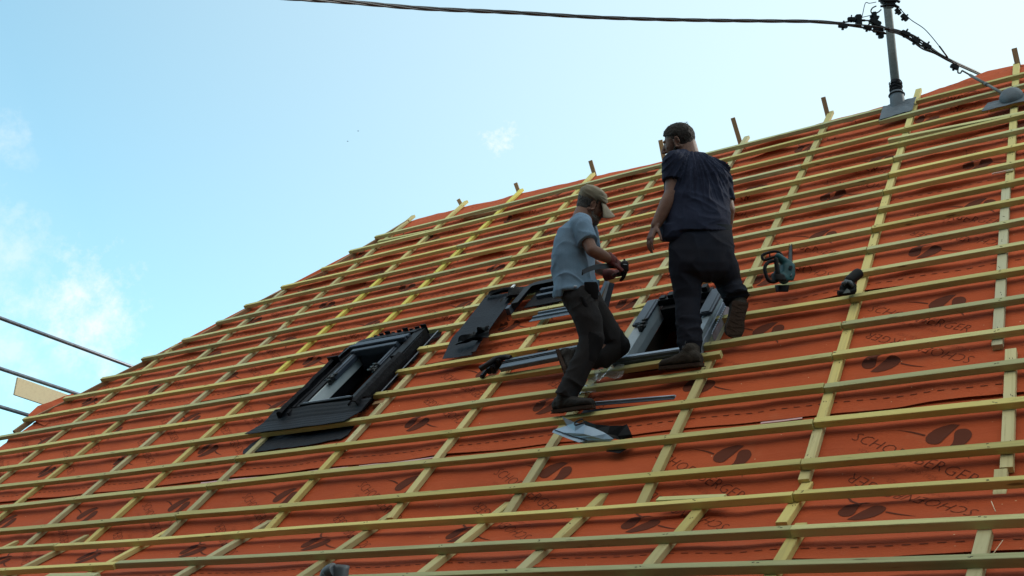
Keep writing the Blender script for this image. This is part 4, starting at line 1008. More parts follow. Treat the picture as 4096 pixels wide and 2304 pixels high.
def connector(x, y, sc, rot, label, d=0):
    e = empty('connector', pd(x, y, d), label, 'connector', 'black connectors clamped on the cables')
    fw = c2w(Vector((0, 0, 1))); rt = c2w(Vector((math.cos(rot), -math.sin(rot), 0))); upx = fw.cross(rt)
    mk = frame(pd(x, y, d), rt, upx, fw)
    bm = bmesh.new(); boxm(bm, mk, -.045*sc, .045*sc, -.022*sc, .022*sc, -.022*sc, .022*sc); bevel(bm, .006*sc, 2); bobj('body', bm, M_CLAMP, e)
    bm = bmesh.new(); tube(bm, [mk @ Vector((0, -.022*sc, 0)), mk @ Vector((.004, -.05*sc, 0))], .009*sc, 8); tube(bm, [mk @ Vector((0, .022*sc, 0)), mk @ Vector((0, .042*sc, 0))], .014*sc, 6); bobj('bolt', bm, M_CLAMP, e)
    return e
for a in ((3372, 103, 1.0, .1, 'connector where the thick overhead cable splits, farthest left'), (3405, 76, .8, .0, 'small connector above the split of the overhead cable'), (3434, 82, 1.3, 1.5, 'upright connector left of the pole, with a thin wire rising from it'),
          (3470, 112, .9, .3, 'small connector under the strands left of the pole'), (3497, 66, 1.0, 1.5, 'connector just below the looped wire'), (3500, 90, 1.3, .5, 'large connector close left of the pole'), (3512, 122, 1.1, .2, 'lower connector close left of the pole'), (3523, 134, 1.1, 1.5, 'lowest connector left of the pole'),
          (3592, 46, .8, .9, 'connector at the top of the thin wire right of the pole'), (3618, 70, .9, .8, 'second connector down the thin wire'),
          (3622, 134, 1.0, .4, 'first connector on the service cable right of the pole'), (3662, 164, 1.0, .6, 'middle connector on the service cable'), (3706, 184, 1.0, .5, 'third connector on the service cable'), (3818, 268, .9, .4, 'connector beneath the service cable by the stay hook')):
    connector(*a)
# clamps at the pole head
mkc = frame(pd(3556, 10, -.02), c2w(Vector((1, 0, 0))), c2w(Vector((0, 1, 0))), c2w(Vector((0, 0, -1))))
for q, (x0, x1, y0, y1) in enumerate(((-.075, .07, -.012, .05), (-.055, .06, -.05, -.018))):
    bm = bmesh.new(); boxm(bm, mkc, x0, x1, y0, y1, -.05, .055); bevel(bm, .012, 2)
    tube(bm, [mkc @ Vector((x0+.02, (y0+y1)/2, .02)), mkc @ Vector((x0-.035, (y0+y1)/2-.01, .02))], .011, 8)
    tube(bm, [mkc @ Vector((x1-.02, (y0+y1)/2, .02)), mkc @ Vector((x1+.03, (y0+y1)/2-.02, .02))], .014, 8)
    bobj('head_clamp', bm, M_CLAMP, pole)
# stay rod and grey dome
st_ = empty('stay_rod', PU(4010, 372, .1), 'jointed stay rod from the service cable down to the grey dome', 'rod')
q0, q1, q2 = PU(4015, 376, .14), P3(3880, 300, dpole+.05), P3(3848, 282, dpole+.08)
bm = bmesh.new(); tube(bm, [q0, q0+(q1-q0)*.45], .013, 8); tube(bm, [q0+(q1-q0)*.45, q0+(q1-q0)*.52], .019, 8); tube(bm, [q0+(q1-q0)*.5, q1], .014, 8); bobj('tie_bar', bm, M_POLE, st_)
bm = bmesh.new(); tube(bm, [q1, q2], .009, 8); tube(bm, smoothpts([P3(3848, 282, dpole+.08), P3(3842, 292, dpole+.08), P3(3832, 290, dpole+.08), P3(3832, 272, dpole+.1)]), .008, 8); bobj('hook', bm, M_POLE, st_)
dm = empty('stay_dome', PU(4040, 390, .09), 'rounded grey dome on a lead plate where the stay rod enters the roof', 'dome')
bm = bmesh.new(); cS, cT = pU(4046, 392, .09)
mk = frame(RU(cS, cT, .095), XW, Tv, Nv)
bmesh.ops.create_uvsphere(bm, u_segments=24, v_segments=14, radius=1.0, matrix=mk @ Matrix.Diagonal((.10, .13, .085, 1)))
bm_del = [v for v in bm.verts if (mk.inverted() @ v.co).z < -.005]; bmesh.ops.delete(bm, geom=bm_del, context='VERTS'); bobj('shell', bm, M_ZINC, dm, smooth=True)
bm = bmesh.new(); fs = [(cS-.20, cT+.02), (cS+.30, cT+.06), (cS+.28, cT-.15), (cS-.24, cT-.16)]; rails = []
for i in range(7):
    f = i/6; rails.append([rp(*lerp(lerp(fs[0], fs[1], j/8), lerp(fs[3], fs[2], j/8), f), .092+.010*nz3(i*.5, j*.6, 7)-.03*max(0, f-.8)) for j in range(9)])
strip(bm, rails, .004, Nv); bobj('lead_flashing', bm, M_ZINC, dm)

# ------------------------------------------------------------------ scaffold and board beyond the gable
SX = -12.2
def rail_at(x, y, label, yfar):
    p = PS(x, y, SX); bm = bmesh.new(); tube(bm, [Vector((SX, p.y-2.2, p.z)), Vector((SX, yfar, p.z))], .024, 14)
    return tag(bobj('scaffold_tube', bm, M_STEEL), label, 'scaffold tube', 'scaffold tubes beyond the gable')
rail_at(0, 1272, 'top scaffold tube running behind the roof edge at the left', 12)
rail_at(0, 1474, 'middle scaffold tube passing just above the pale board', 12)
rail_at(0, 1627, 'lowest scaffold tube at the left, below the pale board', 12)
pp = [PS(x, y, SX+.12) for x, y in ((66, 1510), (52, 1580), (268, 1652), (290, 1588))]
bm = bmesh.new(); poly(bm, pp, -.03, XW); bevel(bm, .002)
yb = Vector((0, 1, 0))
o = bobj('scaffold_board', bm, M_PALE); tag(o, 'pale wooden board end sticking out past the left roof edge', 'board')
# loose corner of underlay flapping at the gable
bm = bmesh.new(); rails = []
cor = [[(112, 1660), (150, 1622), (205, 1607), (260, 1585), (290, 1572)], [(120, 1672), (170, 1645), (215, 1625), (268, 1597), (300, 1582)], [(170, 1690), (200, 1662), (240, 1640), (285, 1608), (318, 1590)]]
for a, r in enumerate(cor): rails.append([RU(*pU(x, y, .05), .05-.03*a+.03*nz3(x*.02, y*.02, a)) for x, y in r])
strip(bm, rails, .0015, Nv); tag(bobj('underlay_flap', bm, M_MEMB), 'loose orange underlay corner folded out by the pale board', 'underlay flap')

# birds far off
for q, (x, y) in enumerate(((1433, 524), (1391, 565))):
    c = P3(x, y, 60); e = empty('bird', c, ('upper right of two tiny distant birds in the open sky', 'lower left of two tiny distant birds in the open sky')[q], 'bird')
    rt = c2w(Vector((1, 0, 0))); up_ = c2w(Vector((0, 1, 0))); fw = c2w(Vector((0, 0, 1)))
    bm = bmesh.new(); tube(bm, [c-fw*.03-rt*.05, c-rt*.02, c+rt*.03, c+rt*.05], [.006, .018, .014, .003], 8)
    tube(bm, [c, c+up_*.025+fw*.08], [.012, .003], 6); tube(bm, [c, c+up_*.025-fw*.08], [.012, .003], 6); bobj('body', bm, M_CLAMP, e)

# grey vent pipes poking into the bottom edge
vp_ = empty('vent_pipe', RL(*pL(1350, 2330, .1), .05), 'grey plastic vent pipe with a bent side pipe, cut by the bottom edge', 'pipe')
c = P3(1368, 2262, 5.0)
bm = bmesh.new(); tube(bm, [c-UPV*.9, c-UPV*.02, c], [.036, .036, .036], 24); M_PIPE = material('grey_plastic_pipe', (.10, .12, .14), .5, nscale=15, namp=.3)
bobj('main_pipe', bm, M_PIPE, vp_)
c2 = P3(1308, 2290, 5.0); bm = bmesh.new(); tube(bm, smoothpts([c2-UPV*.8+Vector((.02, 0, 0)), c2-UPV*.2, c2-UPV*.03, c2+Vector((.012, 0, .0)), c2+Vector((.045, 0, .012))]), .034, 18); bobj('side_pipe', bm, M_PIPE, vp_)
# ------------------------------------------------------------------ people
FW = c2w(Vector((0, 0, 1))); RT = c2w(Vector((1, 0, 0))); UPC = c2w(Vector((0, 1, 0)))
class Blob:
    """collects tapered limbs, ellipsoids and lofts; fuse() turns them into one continuous skin"""
    def __init__(self): self.bm = bmesh.new()
    def cone(self, a, b, ra, rb, seg=20, ends=(True, True)):
        a, b = Vector(a), Vector(b); d = b-a; L = max(d.length, 1e-5); d.normalize(); e = d.orthogonal().normalized(); g = d.cross(e)
        prof = []
        if ends[0]: prof += [(-math.sin(t)*ra, math.cos(t)*ra) for t in np.linspace(math.pi/2*.97, 0, 6)]
        else: prof += [(0, ra)]
        if ends[1]: prof += [(L+math.sin(t)*rb, math.cos(t)*rb) for t in np.linspace(0, math.pi/2*.97, 6)]
        else: prof += [(L, rb)]
        rings = [[self.bm.verts.new(a+d*x+(e*math.cos(6.28319*k/seg)+g*math.sin(6.28319*k/seg))*r) for k in range(seg)] for x, r in prof]
        for p, q in zip(rings, rings[1:]):
            for k in range(seg): self.bm.faces.new((p[k], p[(k+1) % seg], q[(k+1) % seg], q[k]))
        self.bm.faces.new(rings[0][::-1]); self.bm.faces.new(rings[-1])
    def chain(self, pts, rs, ends=(True, True), seg=20):
        for i in range(len(pts)-1):
            self.cone(pts[i], pts[i+1], rs[i], rs[i+1], seg, (True if i else ends[0], True if i < len(pts)-2 else ends[1]))
    def ell(self, c, ex, ey, ez, rx, ry, rz, seg=24):
        bmesh.ops.create_uvsphere(self.bm, u_segments=seg, v_segments=seg//2, radius=1, matrix=frame(Vector(c), ex*rx, ey*ry, ez*rz))
    def loft(self, rings, seg=40, power=2.3):
        """rings: (centre, half-width vector, half-depth vector)"""
        R_ = []
        for c, a, b in rings:
            row = []
            for k in range(seg):
                t = 6.28319*k/seg; cs, sn = math.cos(t), math.sin(t)
                row.append(self.bm.verts.new(Vector(c)+a*(math.copysign(abs(cs)**(2/power), cs))+b*(math.copysign(abs(sn)**(2/power), sn))))
            R_.append(row)
        for p, q in zip(R_, R_[1:]):
            for k in range(seg): self.bm.faces.new((p[k], p[(k+1) % seg], q[(k+1) % seg], q[k]))
        self.bm.faces.new(R_[0][::-1]); self.bm.faces.new(R_[-1])
    def fuse(self, name, mats, parent, voxel=.007, smooth=3, fold=None, pick=None):
        bmesh.ops.recalc_face_normals(self.bm, faces=self.bm.faces)
        me = bpy.data.meshes.new(name+'_raw'); self.bm.to_mesh(me); self.bm.free()
        o = bpy.data.objects.new(name+'_raw', me); COL.objects.link(o)
        md = o.modifiers.new('r', 'REMESH'); md.mode = 'VOXEL'; md.voxel_size = voxel
        if smooth: ms = o.modifiers.new('s', 'SMOOTH'); ms.factor = .5; ms.iterations = smooth
        dg = bpy.context.evaluated_depsgraph_get(); dg.update()
        me2 = bpy.data.meshes.new_from_object(o.evaluated_get(dg)); bpy.data.objects.remove(o); bpy.data.meshes.remove(me)
        me2.name = name
        n = len(me2.vertices); co = np.empty(n*3); no = np.empty(n*3)
        me2.vertices.foreach_get('co', co); co = co.reshape(-1, 3)
        if fold:
            me2.vertex_normals.foreach_get('vector', no); no = no.reshape(-1, 3)
            h = np.array([fold(Vector(c), Vector(m)) for c, m in zip(co, no)]); co = co+no*h[:, None]
            me2.vertices.foreach_set('co', co.ravel()); me2.update()
        me2.materials.clear()
        ms_ = mats if isinstance(mats, (list, tuple)) else [mats]
        for m in ms_: me2.materials.append(m)
        if pick:
            idx = [pick(Vector(p.center)) for p in me2.polygons]; me2.polygons.foreach_set('material_index', idx)
        else: me2.polygons.foreach_set('material_index', [0]*len(me2.polygons))
        me2.polygons.foreach_set('use_smooth', [True]*len(me2.polygons))
        o = bpy.data.objects.new(name, me2); COL.objects.link(o); o.parent = parent
        o.matrix_parent_inverse = Matrix.Translation(-Vector(parent.location)); return o
def ridge(p, fx, fy, fz, ex, ey, ez, seed=0, sharp_=2.4):
    v = Vector((p.dot(ex)*fx, p.dot(ey)*fy, p.dot(ez)*fz+seed*7.7))
    w = Vector((mnoise.noise(p*3+Vector((seed, 0, 0))), mnoise.noise(p*3+Vector((0, seed, 5))), 0))*.9
    n = mnoise.noise(v+w); return (1-abs(n)*2.2)**sharp_ if abs(n) < .45 else 0
def hand(B, wrist, fd, pn, side, curl=(.5, .6, .5), sc=1.0, spread=.10, thumb_in=.5):
    """wrist point, finger direction, palm normal (towards the palm side), thumb side vector"""
    fd = fd.normalized(); pn = (pn-fd*pn.dot(fd)).normalized(); sd_ = (side-fd*side.dot(fd)-pn*side.dot(pn)).normalized()
    L = .095*sc; c = wrist+fd*.055*sc
    for k in range(4):
        u_ = (k-1.5)*.0205*sc
        B.cone(wrist+fd*.008+sd_*u_*.75, wrist+fd*L-sd_*-u_, .0145*sc, .0120*sc, 10)
    for k, (ln, r) in enumerate(((.064, .0079), (.077, .0083), (.073, .0081), (.060, .0074))):
        u_ = (1.5-k)*.0215*sc; p = wrist+fd*L+sd_*u_
        d = (fd+sd_*spread*(1.5-k)*.6).normalized(); a = 0
        for j, fr in enumerate((.45, .31, .24)):
            a = curl[j]*(1+.12*k)*(1 if j else .8); d = (d*math.cos(a)+pn*math.sin(a)).normalized()
            q = p+d*ln*fr*sc*1.25; B.cone(p, q, r*sc*(1-.08*j), r*sc*(1-.08*(j+1)), 10); p = q
    p = wrist+fd*.025*sc+sd_*.026*sc; d = (fd*.75+sd_*.75+pn*.35).normalized()
    for j, (ln, r) in enumerate(((.042, .0125), (.034, .0098), (.026, .0088))):
        q = p+d*ln*sc; B.cone(p, q, r*sc, r*.92*sc, 10); p = q; d = (d+fd*.35*thumb_in+pn*.25*thumb_in-sd_*.25*thumb_in).normalized()
def head(B, c, f, u, sc=1.0, fat=1.0):
    """c: centre of the skull; f: where the face points; u: crown direction"""
    f = f.normalized(); u = (u-f*u.dot(f)).normalized(); s = f.cross(u)
    def at(a, b, d): return c+(f*a+u*b+s*d)*sc
    B.ell(at(-.012, .022, 0), f, s, u, .098*sc, .077*sc*fat, .093*sc)
    B.ell(at(.035, -.02, 0), f, s, u, .062*sc, .066*sc*fat, .085*sc)
    B.ell(at(.048, -.075, 0), f, s, u, .045*sc, .052*sc*fat, .042*sc)
    B.ell(at(.077, -.098, 0), f, s, u, .020*sc, .024*sc, .018*sc)
    B.cone(at(.03, -.085, .045*fat), at(-.02, -.045, .062*fat), .018*sc, .018*sc, 12); B.cone(at(.03, -.085, -.045*fat), at(-.02, -.045, -.062*fat), .018*sc, .018*sc, 12)
    B.cone(at(.090, .012, 0), at(.118, -.038, 0), .009*sc, .0145*sc, 12); B.ell(at(.108, -.044, .012), f, s, u, .012*sc, .009*sc, .009*sc); B.ell(at(.108, -.044, -.012), f, s, u, .012*sc, .009*sc, .009*sc)
    B.cone(at(.084, .022, .038), at(.092, .024, .008), .010*sc, .010*sc, 10); B.cone(at(.084, .022, -.038), at(.092, .024, -.008), .010*sc, .010*sc, 10)
    B.cone(at(.094, -.070, -.020), at(.094, -.070, .020), .0075*sc, .0075*sc, 8); B.cone(at(.092, -.081, -.016), at(.092, -.081, .016), .008*sc, .008*sc, 8)
    B.ell(at(.062, -.022, .048), f, s, u, .022*sc, .016*sc, .02*sc); B.ell(at(.062, -.022, -.048), f, s, u, .022*sc, .016*sc, .02*sc)
    for d in (-1, 1):
        pts = [at(-.004+.018*math.cos(a)-.004, -.012+.033*math.sin(a), d*(.074*fat+.010+.006*math.cos(a+2))) for a in np.linspace(-1.9, 3.4, 12)]
        for p, q in zip(pts, pts[1:]): B.cone(p, q, .0052*sc, .0052*sc, 8)
        B.ell(at(-.004, -.012, d*.074*fat), f, s, u, .016*sc, .006*sc, .026*sc)
        B.ell(at(.002, -.042, d*.078*fat), f, s, u, .009*sc, .006*sc, .010*sc)
    return at, f, u, s
def eyes(at, f, u, s, parent, sc=1.0):
    for d in (-1, 1):
        bm = bmesh.new(); bmesh.ops.create_uvsphere(bm, u_segments=14, v_segments=10, radius=.0118*sc, matrix=Matrix.Translation(at(.076, .002, d*.032)))
        bobj('eye', bm, material('eye_white', (.45, .42, .4), .2), parent, smooth=True)
M_SKIN1 = material('tanned_skin', (.155, .078, .056), .55, nscale=30, col2=(.12, .058, .042), bump=.15, bscale=120, spec=.35)
M_SKIN2 = material('ruddy_skin', (.14, .072, .053), .55, nscale=25, col2=(.105, .052, .039), bump=.15, bscale=120, spec=.35)
M_HAIRD = material('dark_short_hair', (.028, .023, .022), .6, nscale=60, col2=(.014, .012, .012), bump=1.0, bscale=220, spec=.15)
M_HAIRG = material('greying_short_hair', (.055, .05, .048), .7, nscale=70, col2=(.02, .018, .018), bump=1.0, bscale=240)
M_BEARDG = material('grey_beard', (.22, .20, .18), .7, nscale=80, col2=(.08, .07, .065), bump=1.0, bscale=240)
M_TEE1 = material('faded_blue_cotton', (.13, .20, .285), .85, nscale=7, col2=(.10, .165, .245), bump=.25, bscale=300, spec=.12)
M_TEE2 = material('dark_navy_cotton', (.017, .023, .046), .85, nscale=7, col2=(.011, .015, .034), bump=.25, bscale=300, spec=.12)
M_TR1 = material('dark_grey_work_cloth', (.020, .020, .024), .85, nscale=6, col2=(.016, .015, .016), bump=.35, bscale=260, spec=.1)
M_TR1B = material('black_knee_patch', (.007, .007, .009), .8, spec=.1, bump=.3, bscale=200)
M_TR2 = material('dark_jogging_cloth', (.009, .012, .021), .9, nscale=5, col2=(.012, .013, .020), bump=.35, bscale=260, spec=.1)
M_BOOT1 = material('black_work_leather', (.012, .011, .011), .7, nscale=18, col2=(.02, .018, .018), bump=.4, bscale=60, spec=.2)
M_BOOT2 = material('grey_brown_suede', (.040, .034, .029), .85, nscale=16, col2=(.022, .019, .017), bump=.5, bscale=70, spec=.15)
M_SOLE = material('worn_rubber_sole', (.040, .026, .021), .85, nscale=12, col2=(.035, .022, .017), bump=.4, bscale=50, spec=.15)
M_CAP = material('faded_khaki_cotton', (.17, .15, .105), .85, nscale=9, col2=(.11, .10, .072), bump=.3, bscale=200)
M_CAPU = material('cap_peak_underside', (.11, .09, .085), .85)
M_GLOVE = material('dark_red_glove', (.12, .012, .014), .7, nscale=20, col2=(.05, .008, .01), bump=.4, bscale=90)
M_BAND = material('printed_waistband', (.012, .018, .026), .8, spec=.1)

def boot(parent, heel, toe, up, mat, w=.046, h=.10, shaft=None, rs=.062, tread=True, lace=True):
    """heel, toe: ends of the sole on what it stands on; up: away from the sole"""
    f = (toe-heel).normalized(); up = (up-f*up.dot(f)).normalized(); s = f.cross(up); L = (toe-heel).length
    B = Blob()
    rows = ((.02, .030, .055), (.10, .038, .085), (.22, .041, .10), (.40, .040, .095), (.58, .044, .072), (.75, .049, .058), (.90, .042, .050), (.985, .022, .036))
    B.loft([(heel+f*(L*a)+up*(.022+hh/2), s*ww*w/.046, up*hh/2) for a, ww, hh in rows], power=2.6)
    an = shaft or (heel+f*L*.24+up*.16)
    B.cone(heel+f*L*.24+up*.06, an, .050, rs, 20, (True, False)); B.cone(heel+f*L*.42+up*.06, heel+f*L*.28+up*.12, .042, .045)
    def fo(p, n): return .0022*ridge(p, 20, 30, 30, f, s, up, 3)
    o = B.fuse('boot', mat, parent, voxel=.006, smooth=2, fold=fo)
    bm = bmesh.new(); pts = [(.02, -.8), (.07, -.95), (.3, -.86), (.5, -.88), (.74, -1.08), (.9, -.95), (.99, -.5), (1.0, 0), (.99, .5), (.9, .95), (.74, 1.08), (.5, .88), (.3, .86), (.07, .95), (.02, .8), (.005, 0)]
    a = [bm.verts.new(heel+f*L*x+s*y*w*.98+up*.026) for x, y in pts]; b = [bm.verts.new(heel+f*L*x+s*y*w*.96+up*.004) for x, y in pts]
    bm.faces.new(a); bm.faces.new(b[::-1])
    for i in range(len(a)): bm.faces.new((a[i], b[i], b[(i+1) % len(a)], a[(i+1) % len(a)]))
    mk = frame(heel, f, s, up)
    for i in range(9):
        x = L*(.03+.105*i); ww = w*(.72 if 2 <= i <= 5 else .86)
        boxm(bm, mk @ Matrix.Translation((x, 0, 0)) @ Matrix.Rotation(.25*(-1)**i, 4, 'Z'), 0, L*.065, -ww, ww, .001, .006)
    sl_ = bobj('sole', bm, M_SOLE, o)
    if lace:
        bm = bmesh.new()
        for i in range(4):
            q = .55-.075*i; hh = .050+.030*i
            tube(bm, smoothpts([heel+f*L*q+s*.030+up*(hh+.012), heel+f*L*(q+.02)+up*(hh+.040), heel+f*L*q-s*.030+up*(hh+.012)], 3), .0035, 5)
        bobj('lace', bm, M_CLAMP, o)
    return o

# ---- the capped man
def q1(x, y, d=0.0): return P3(x, y, 7.04+.00073*(1650-y)+d)
m1 = empty('person', q1(2290, 1650), 'person in pale blue T-shirt, khaki cap and dark red gloves, knee resting on a frame', 'person')
hf = (RT*.93+FW*.22-UPC*.42).normalized(); hu = (UPC+RT*.30).normalized()
B = Blob()
hc = q1(2366, 818)
at1, f1_, u1_, s1_ = head(B, hc, hf, hu, 1.0, 1.0)
nb = q1(2322, 880)
B.cone(at1(-.035, -.05, 0), nb, .060, .066); B.cone(at1(-.005, -.07, 0), q1(2340, 895), .052, .055)
shN, shF = q1(2322, 905, -.17), q1(2345, 905, .17)           # near and far shoulders
elN, wrN = q1(2368, 1002, -.24), q1(2446, 1040, -.14)
elF, wrF = q1(2372, 1060, .22), q1(2442, 1098, .03)
B.chain([shN, elN], [.054, .043]); B.chain([elN, elN+(wrN-elN)*.35, wrN], [.043, .045, .030])
B.chain([shF, elF], [.054, .043]); B.chain([elF, elF+(wrF-elF)*.35, wrF], [.043, .045, .030])
tc1 = [(q1(2330, 880), .10, .075), (q1(2312, 930), .165, .105), (q1(2298, 1000), .16, .115), (q1(2304, 1080), .15, .11), (q1(2320, 1160), .15, .11)]
sw = FW*.98+RT*.15                                           # the man's left-right axis
def ring(c, a, b, axv=None, bk=None): return (c, (axv or sw)*a, (bk or RT)*b)
B.loft([ring(c, a, b) for c, a, b in tc1], power=2.1)
hipN, hipF = q1(2325, 1180, -.09), q1(2345, 1180, .09)
knN, anN = q1(2368, 1350, -.09), q1(2262, 1585, -.02)
knF, anF = q1(2476, 1385, .14), q1(2285, 1445, .12)
B.chain([hipN, knN, anN], [.085, .055, .04]); B.chain([hipF, knF, anF], [.085, .055, .04])
hand(B, wrN, q1(2480, 1062, -.12)-wrN, (-UPC*.8+FW*.5), UPC*.3+FW, (.9, 1.0, .7), .8)
hand(B, wrF, q1(2480, 1092, -.02)-wrF, (UPC*.7-FW*.5), -FW+UPC*.2, (.9, 1.0, .7), .8)
B.fuse('body', M_SKIN1, m1, voxel=.0055, smooth=2)
eyes(at1, f1_, u1_, s1_, m1)
# gloves
for wr, tip, pn_, sdv_ in ((wrN, q1(2480, 1064, -.12), (-UPC*.8+FW*.5), UPC*.3+FW), (wrF, q1(2482, 1090, -.02), (UPC*.7-FW*.5), -FW+UPC*.2)):
    B = Blob(); dv = (tip-wr).normalized()
    B.cone(wr-dv*.045, wr+dv*.01, .043, .037, 18, (False, True)); hand(B, wr+dv*.004, dv, pn_, sdv_, (.9, 1.0, .7), 1.10)
    B.fuse('glove', [M_GLOVE, M_TR1B], m1, voxel=.005, smooth=2, pick=lambda p, wr=wr, dv=dv: 1 if (p-wr).dot(dv) > .105 else 0)
# beard and hair
B = Blob()
B.ell(at1(.050, -.084, 0), f1_, s1_, u1_, .052, .060, .046); B.ell(at1(.080, -.105, 0), f1_, s1_, u1_, .026, .030, .026)
for d in (-1, 1): B.cone(at1(.03, -.085, d*.050), at1(-.004, -.035, d*.070), .018, .010, 12); B.cone(at1(.100, -.060, d*.018), at1(.085, -.085, d*.032), .008, .012, 8)
B.fuse('beard', M_BEARDG, m1, voxel=.006, smooth=1, fold=lambda p, n: .004*mnoise.noise(p*60)+.003*mnoise.noise(p*140))
def hairline(c, f, u, sc, rough):
    def g(p, n):
        r = (p-c)/sc; a, b = r.dot(f), r.dot(u)
        e = max(b-(.030+.35*max(0, a)), min(-a-.022, b+.072), 0 if (-.001 < a < .022 and b > -.032) else -1)
        h = rough*mnoise.noise(p*50)+rough*.8*mnoise.noise(p*130)
        return h if e+.006*mnoise.noise(p*70) >= 0 else -.020
    return g
B = Blob(); B.ell(at1(-.012, .022, 0), f1_, s1_, u1_, .104, .083, .097); B.ell(at1(-.040, -.030, 0), f1_, s1_, u1_, .064, .068, .060)
B.fuse('hair', M_HAIRG, m1, voxel=.006, smooth=1, fold=hairline(hc, f1_, u1_, 1.0, .0025))
# cap: crown, peak, button
B = Blob(); rings = []
for a, rf, rs_ in ((.000, .108, .090), (.020, .108, .091), (.045, .102, .087), (.068, .086, .074), (.084, .060, .052), (.092, .028, .025)):
    rings.append((at1(-.008-a*.12, .040+a-.0, 0), f1_*rf, s1_*rs_))
B.loft(rings, power=2.1)
for a in (-.08,): B.ell(at1(-.03, .045, 0), f1_, s1_, u1_, .088, .086, .055)
B.fuse('cap_crown', M_CAP, m1, voxel=.006, smooth=2, fold=lambda p, n: .006*ridge(p, 9, 26, 9, f1_, u1_, s1_, 2))
bm = bmesh.new(); rails = []
for i in range(9):
    g = i/8; row = []
    for j in range(17):
        a = (j/16-.5)*2.3; r0, r1 = .096, .100+.085*math.cos(a*.62)**.5
        rr_ = r0*.96+(r1-r0*.96)*g
        x = rr_*math.cos(a*.92)*(1.0+.08*g); y = rr_*math.sin(a*.92)*.86
        row.append(at1(x-.006, .048-.050*g-.030*(y/.09)**2*(.4+.6*g), y))
    rails.append(row)
strip(bm, rails, .004, u1_); 
for fc in bm.faces:
    fc.smooth = True
ob = bobj('cap_peak', bm, [M_CAP, M_CAPU], m1, smooth=True)
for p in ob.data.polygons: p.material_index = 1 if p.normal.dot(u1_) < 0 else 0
# T-shirt
e_up, e_rt, e_fw = (q1(2298, 1000)-q1(2312, 1100)).normalized(), RT, FW
def fold_t1(p, n):
    h = .016*ridge(p, 6.5, 3, 1.6, (e_up*.75-e_rt*.66).normalized(), e_fw, (e_up*.66+e_rt*.75).normalized(), 1, 1.7)*max(0, .55+1.3*mnoise.noise(p*3.5))+.008*ridge(p, 11, 6, 4, (e_up+e_rt*.7).normalized(), e_fw, (e_rt-e_up*.7).normalized(), 4)*max(0, .5-1.3*mnoise.noise(p*3.5))+.002*mnoise.noise(p*22)
    return h-.004
B = Blob()
B.loft([ring(q1(2326, 872), .085, .068), ring(q1(2318, 888), .155, .090), ring(q1(2304, 915), .205, .120), ring(q1(2294, 960), .20, .140), ring(q1(2289, 1020), .195, .152), ring(q1(2292, 1080), .185, .152), ring(q1(2300, 1125), .185, .152), ring(q1(2303, 1158), .190, .150)], power=2.2)
B.loft([ring(q1(2255, 1110), .165, .065), ring(q1(2247, 1150), .165, .055), ring(q1(2240, 1188), .15, .040)], power=2.1)   # tail of the shirt hanging behind
B.loft([ring(q1(2358, 1120), .14, .07), ring(q1(2370, 1160), .13, .05), ring(q1(2386, 1182), .12, .018)], power=2.1)
slN, slF = shN+(elN-shN)*.66, shF+(elF-shF)*.60
B.cone(shN+(hc-shN)*.12, shN, .078, .082); B.cone(shN, slN, .082, .073, 24, (True, False)); B.cone(shF, slF, .082, .072, 24, (True, False)); B.cone(shF+(hc-shF)*.12, shF, .078, .082)
B.fuse('t_shirt', M_TEE1, m1, voxel=.006, smooth=3, fold=fold_t1)
# trousers
def legfold(axis, seed):
    ey = axis.orthogonal().normalized(); ez = axis.cross(ey)
    a2 = (axis+ey*.8).normalized(); a3 = (axis-ey*.9+ez*.4).normalized()
    return lambda p: .011*ridge(p, 9, 4, 4, a2, ez, ey, seed)*max(0, .5+1.2*mnoise.noise(p*5))+.009*ridge(p, 13, 5, 5, a3, ey, ez, seed+3)*max(0, .4-1.2*mnoise.noise(p*5))
LfA, LfB = legfold((knN-hipN).normalized(), 5), legfold((anN-knN).normalized(), 8)
def fold_tr1(p, n): return (LfA(p) if (p-knN).dot((hipN-knN).normalized()) > 0 else LfB(p)*1.2)-.004
B = Blob()
B.loft([ring(q1(2305, 1118), .165, .118), ring(q1(2308, 1150), .178, .128), ring(q1(2318, 1190), .185, .135), ring(q1(2328, 1225), .165, .120)], power=2.2)
B.chain([q1(2322, 1200, -.09), q1(2352, 1280, -.10), knN, q1(2345, 1420, -.07), q1(2300, 1510, -.05), anN+(anN-knN).normalized()*.01], [.108, .100, .084, .080, .076, .074], (True, False))
B.chain([q1(2345, 1200, .09), q1(2410, 1300, .12), knF, q1(2420, 1425, .15), q1(2350, 1437, .14), anF], [.110, .100, .080, .078, .070, .066], (True, False))
kdir = (q1(2400, 1350)-q1(2350, 1350)).normalized()
def pick1(p):
    for k in (knN+(anN-knN)*.18, knF):
        if (p-k).length < .125 and (p-k).dot(kdir) > .005: return 1
    return 0
tro = B.fuse('trousers', [M_TR1, M_TR1B], m1, voxel=.007, smooth=3, fold=fold_tr1, pick=pick1)
B = Blob(); c = q1(2362, 1168, -.175); B.loft([(c+UPC*.07, RT*.045, FW*.02), (c+UPC*.01+RT*.01, RT*.050, FW*.022), (c-UPC*.05+RT*.025, RT*.028, FW*.02)]); B.fuse('tool_pocket', M_TR1B, tro, voxel=.006, smooth=2)
B = Blob(); c = q1(2345, 1225, -.185); B.loft([(c+UPC*.07-RT*.035, RT*.012, FW*.02), (c-UPC*.0+RT*.0, RT*.022, FW*.025), (c-UPC*.08+RT*.05, RT*.012, FW*.02)]); B.fuse('thigh_pocket', M_TR1B, tro, voxel=.005, smooth=2)
bm = bmesh.new(); c = q1(2302, 1146, -.205); boxm(bm, frame(c, RT, UPC, -FW), -.012, .012, -.007, .007, -.01, .012); bevel(bm, .003); bobj('button', bm, M_SILVER, tro)
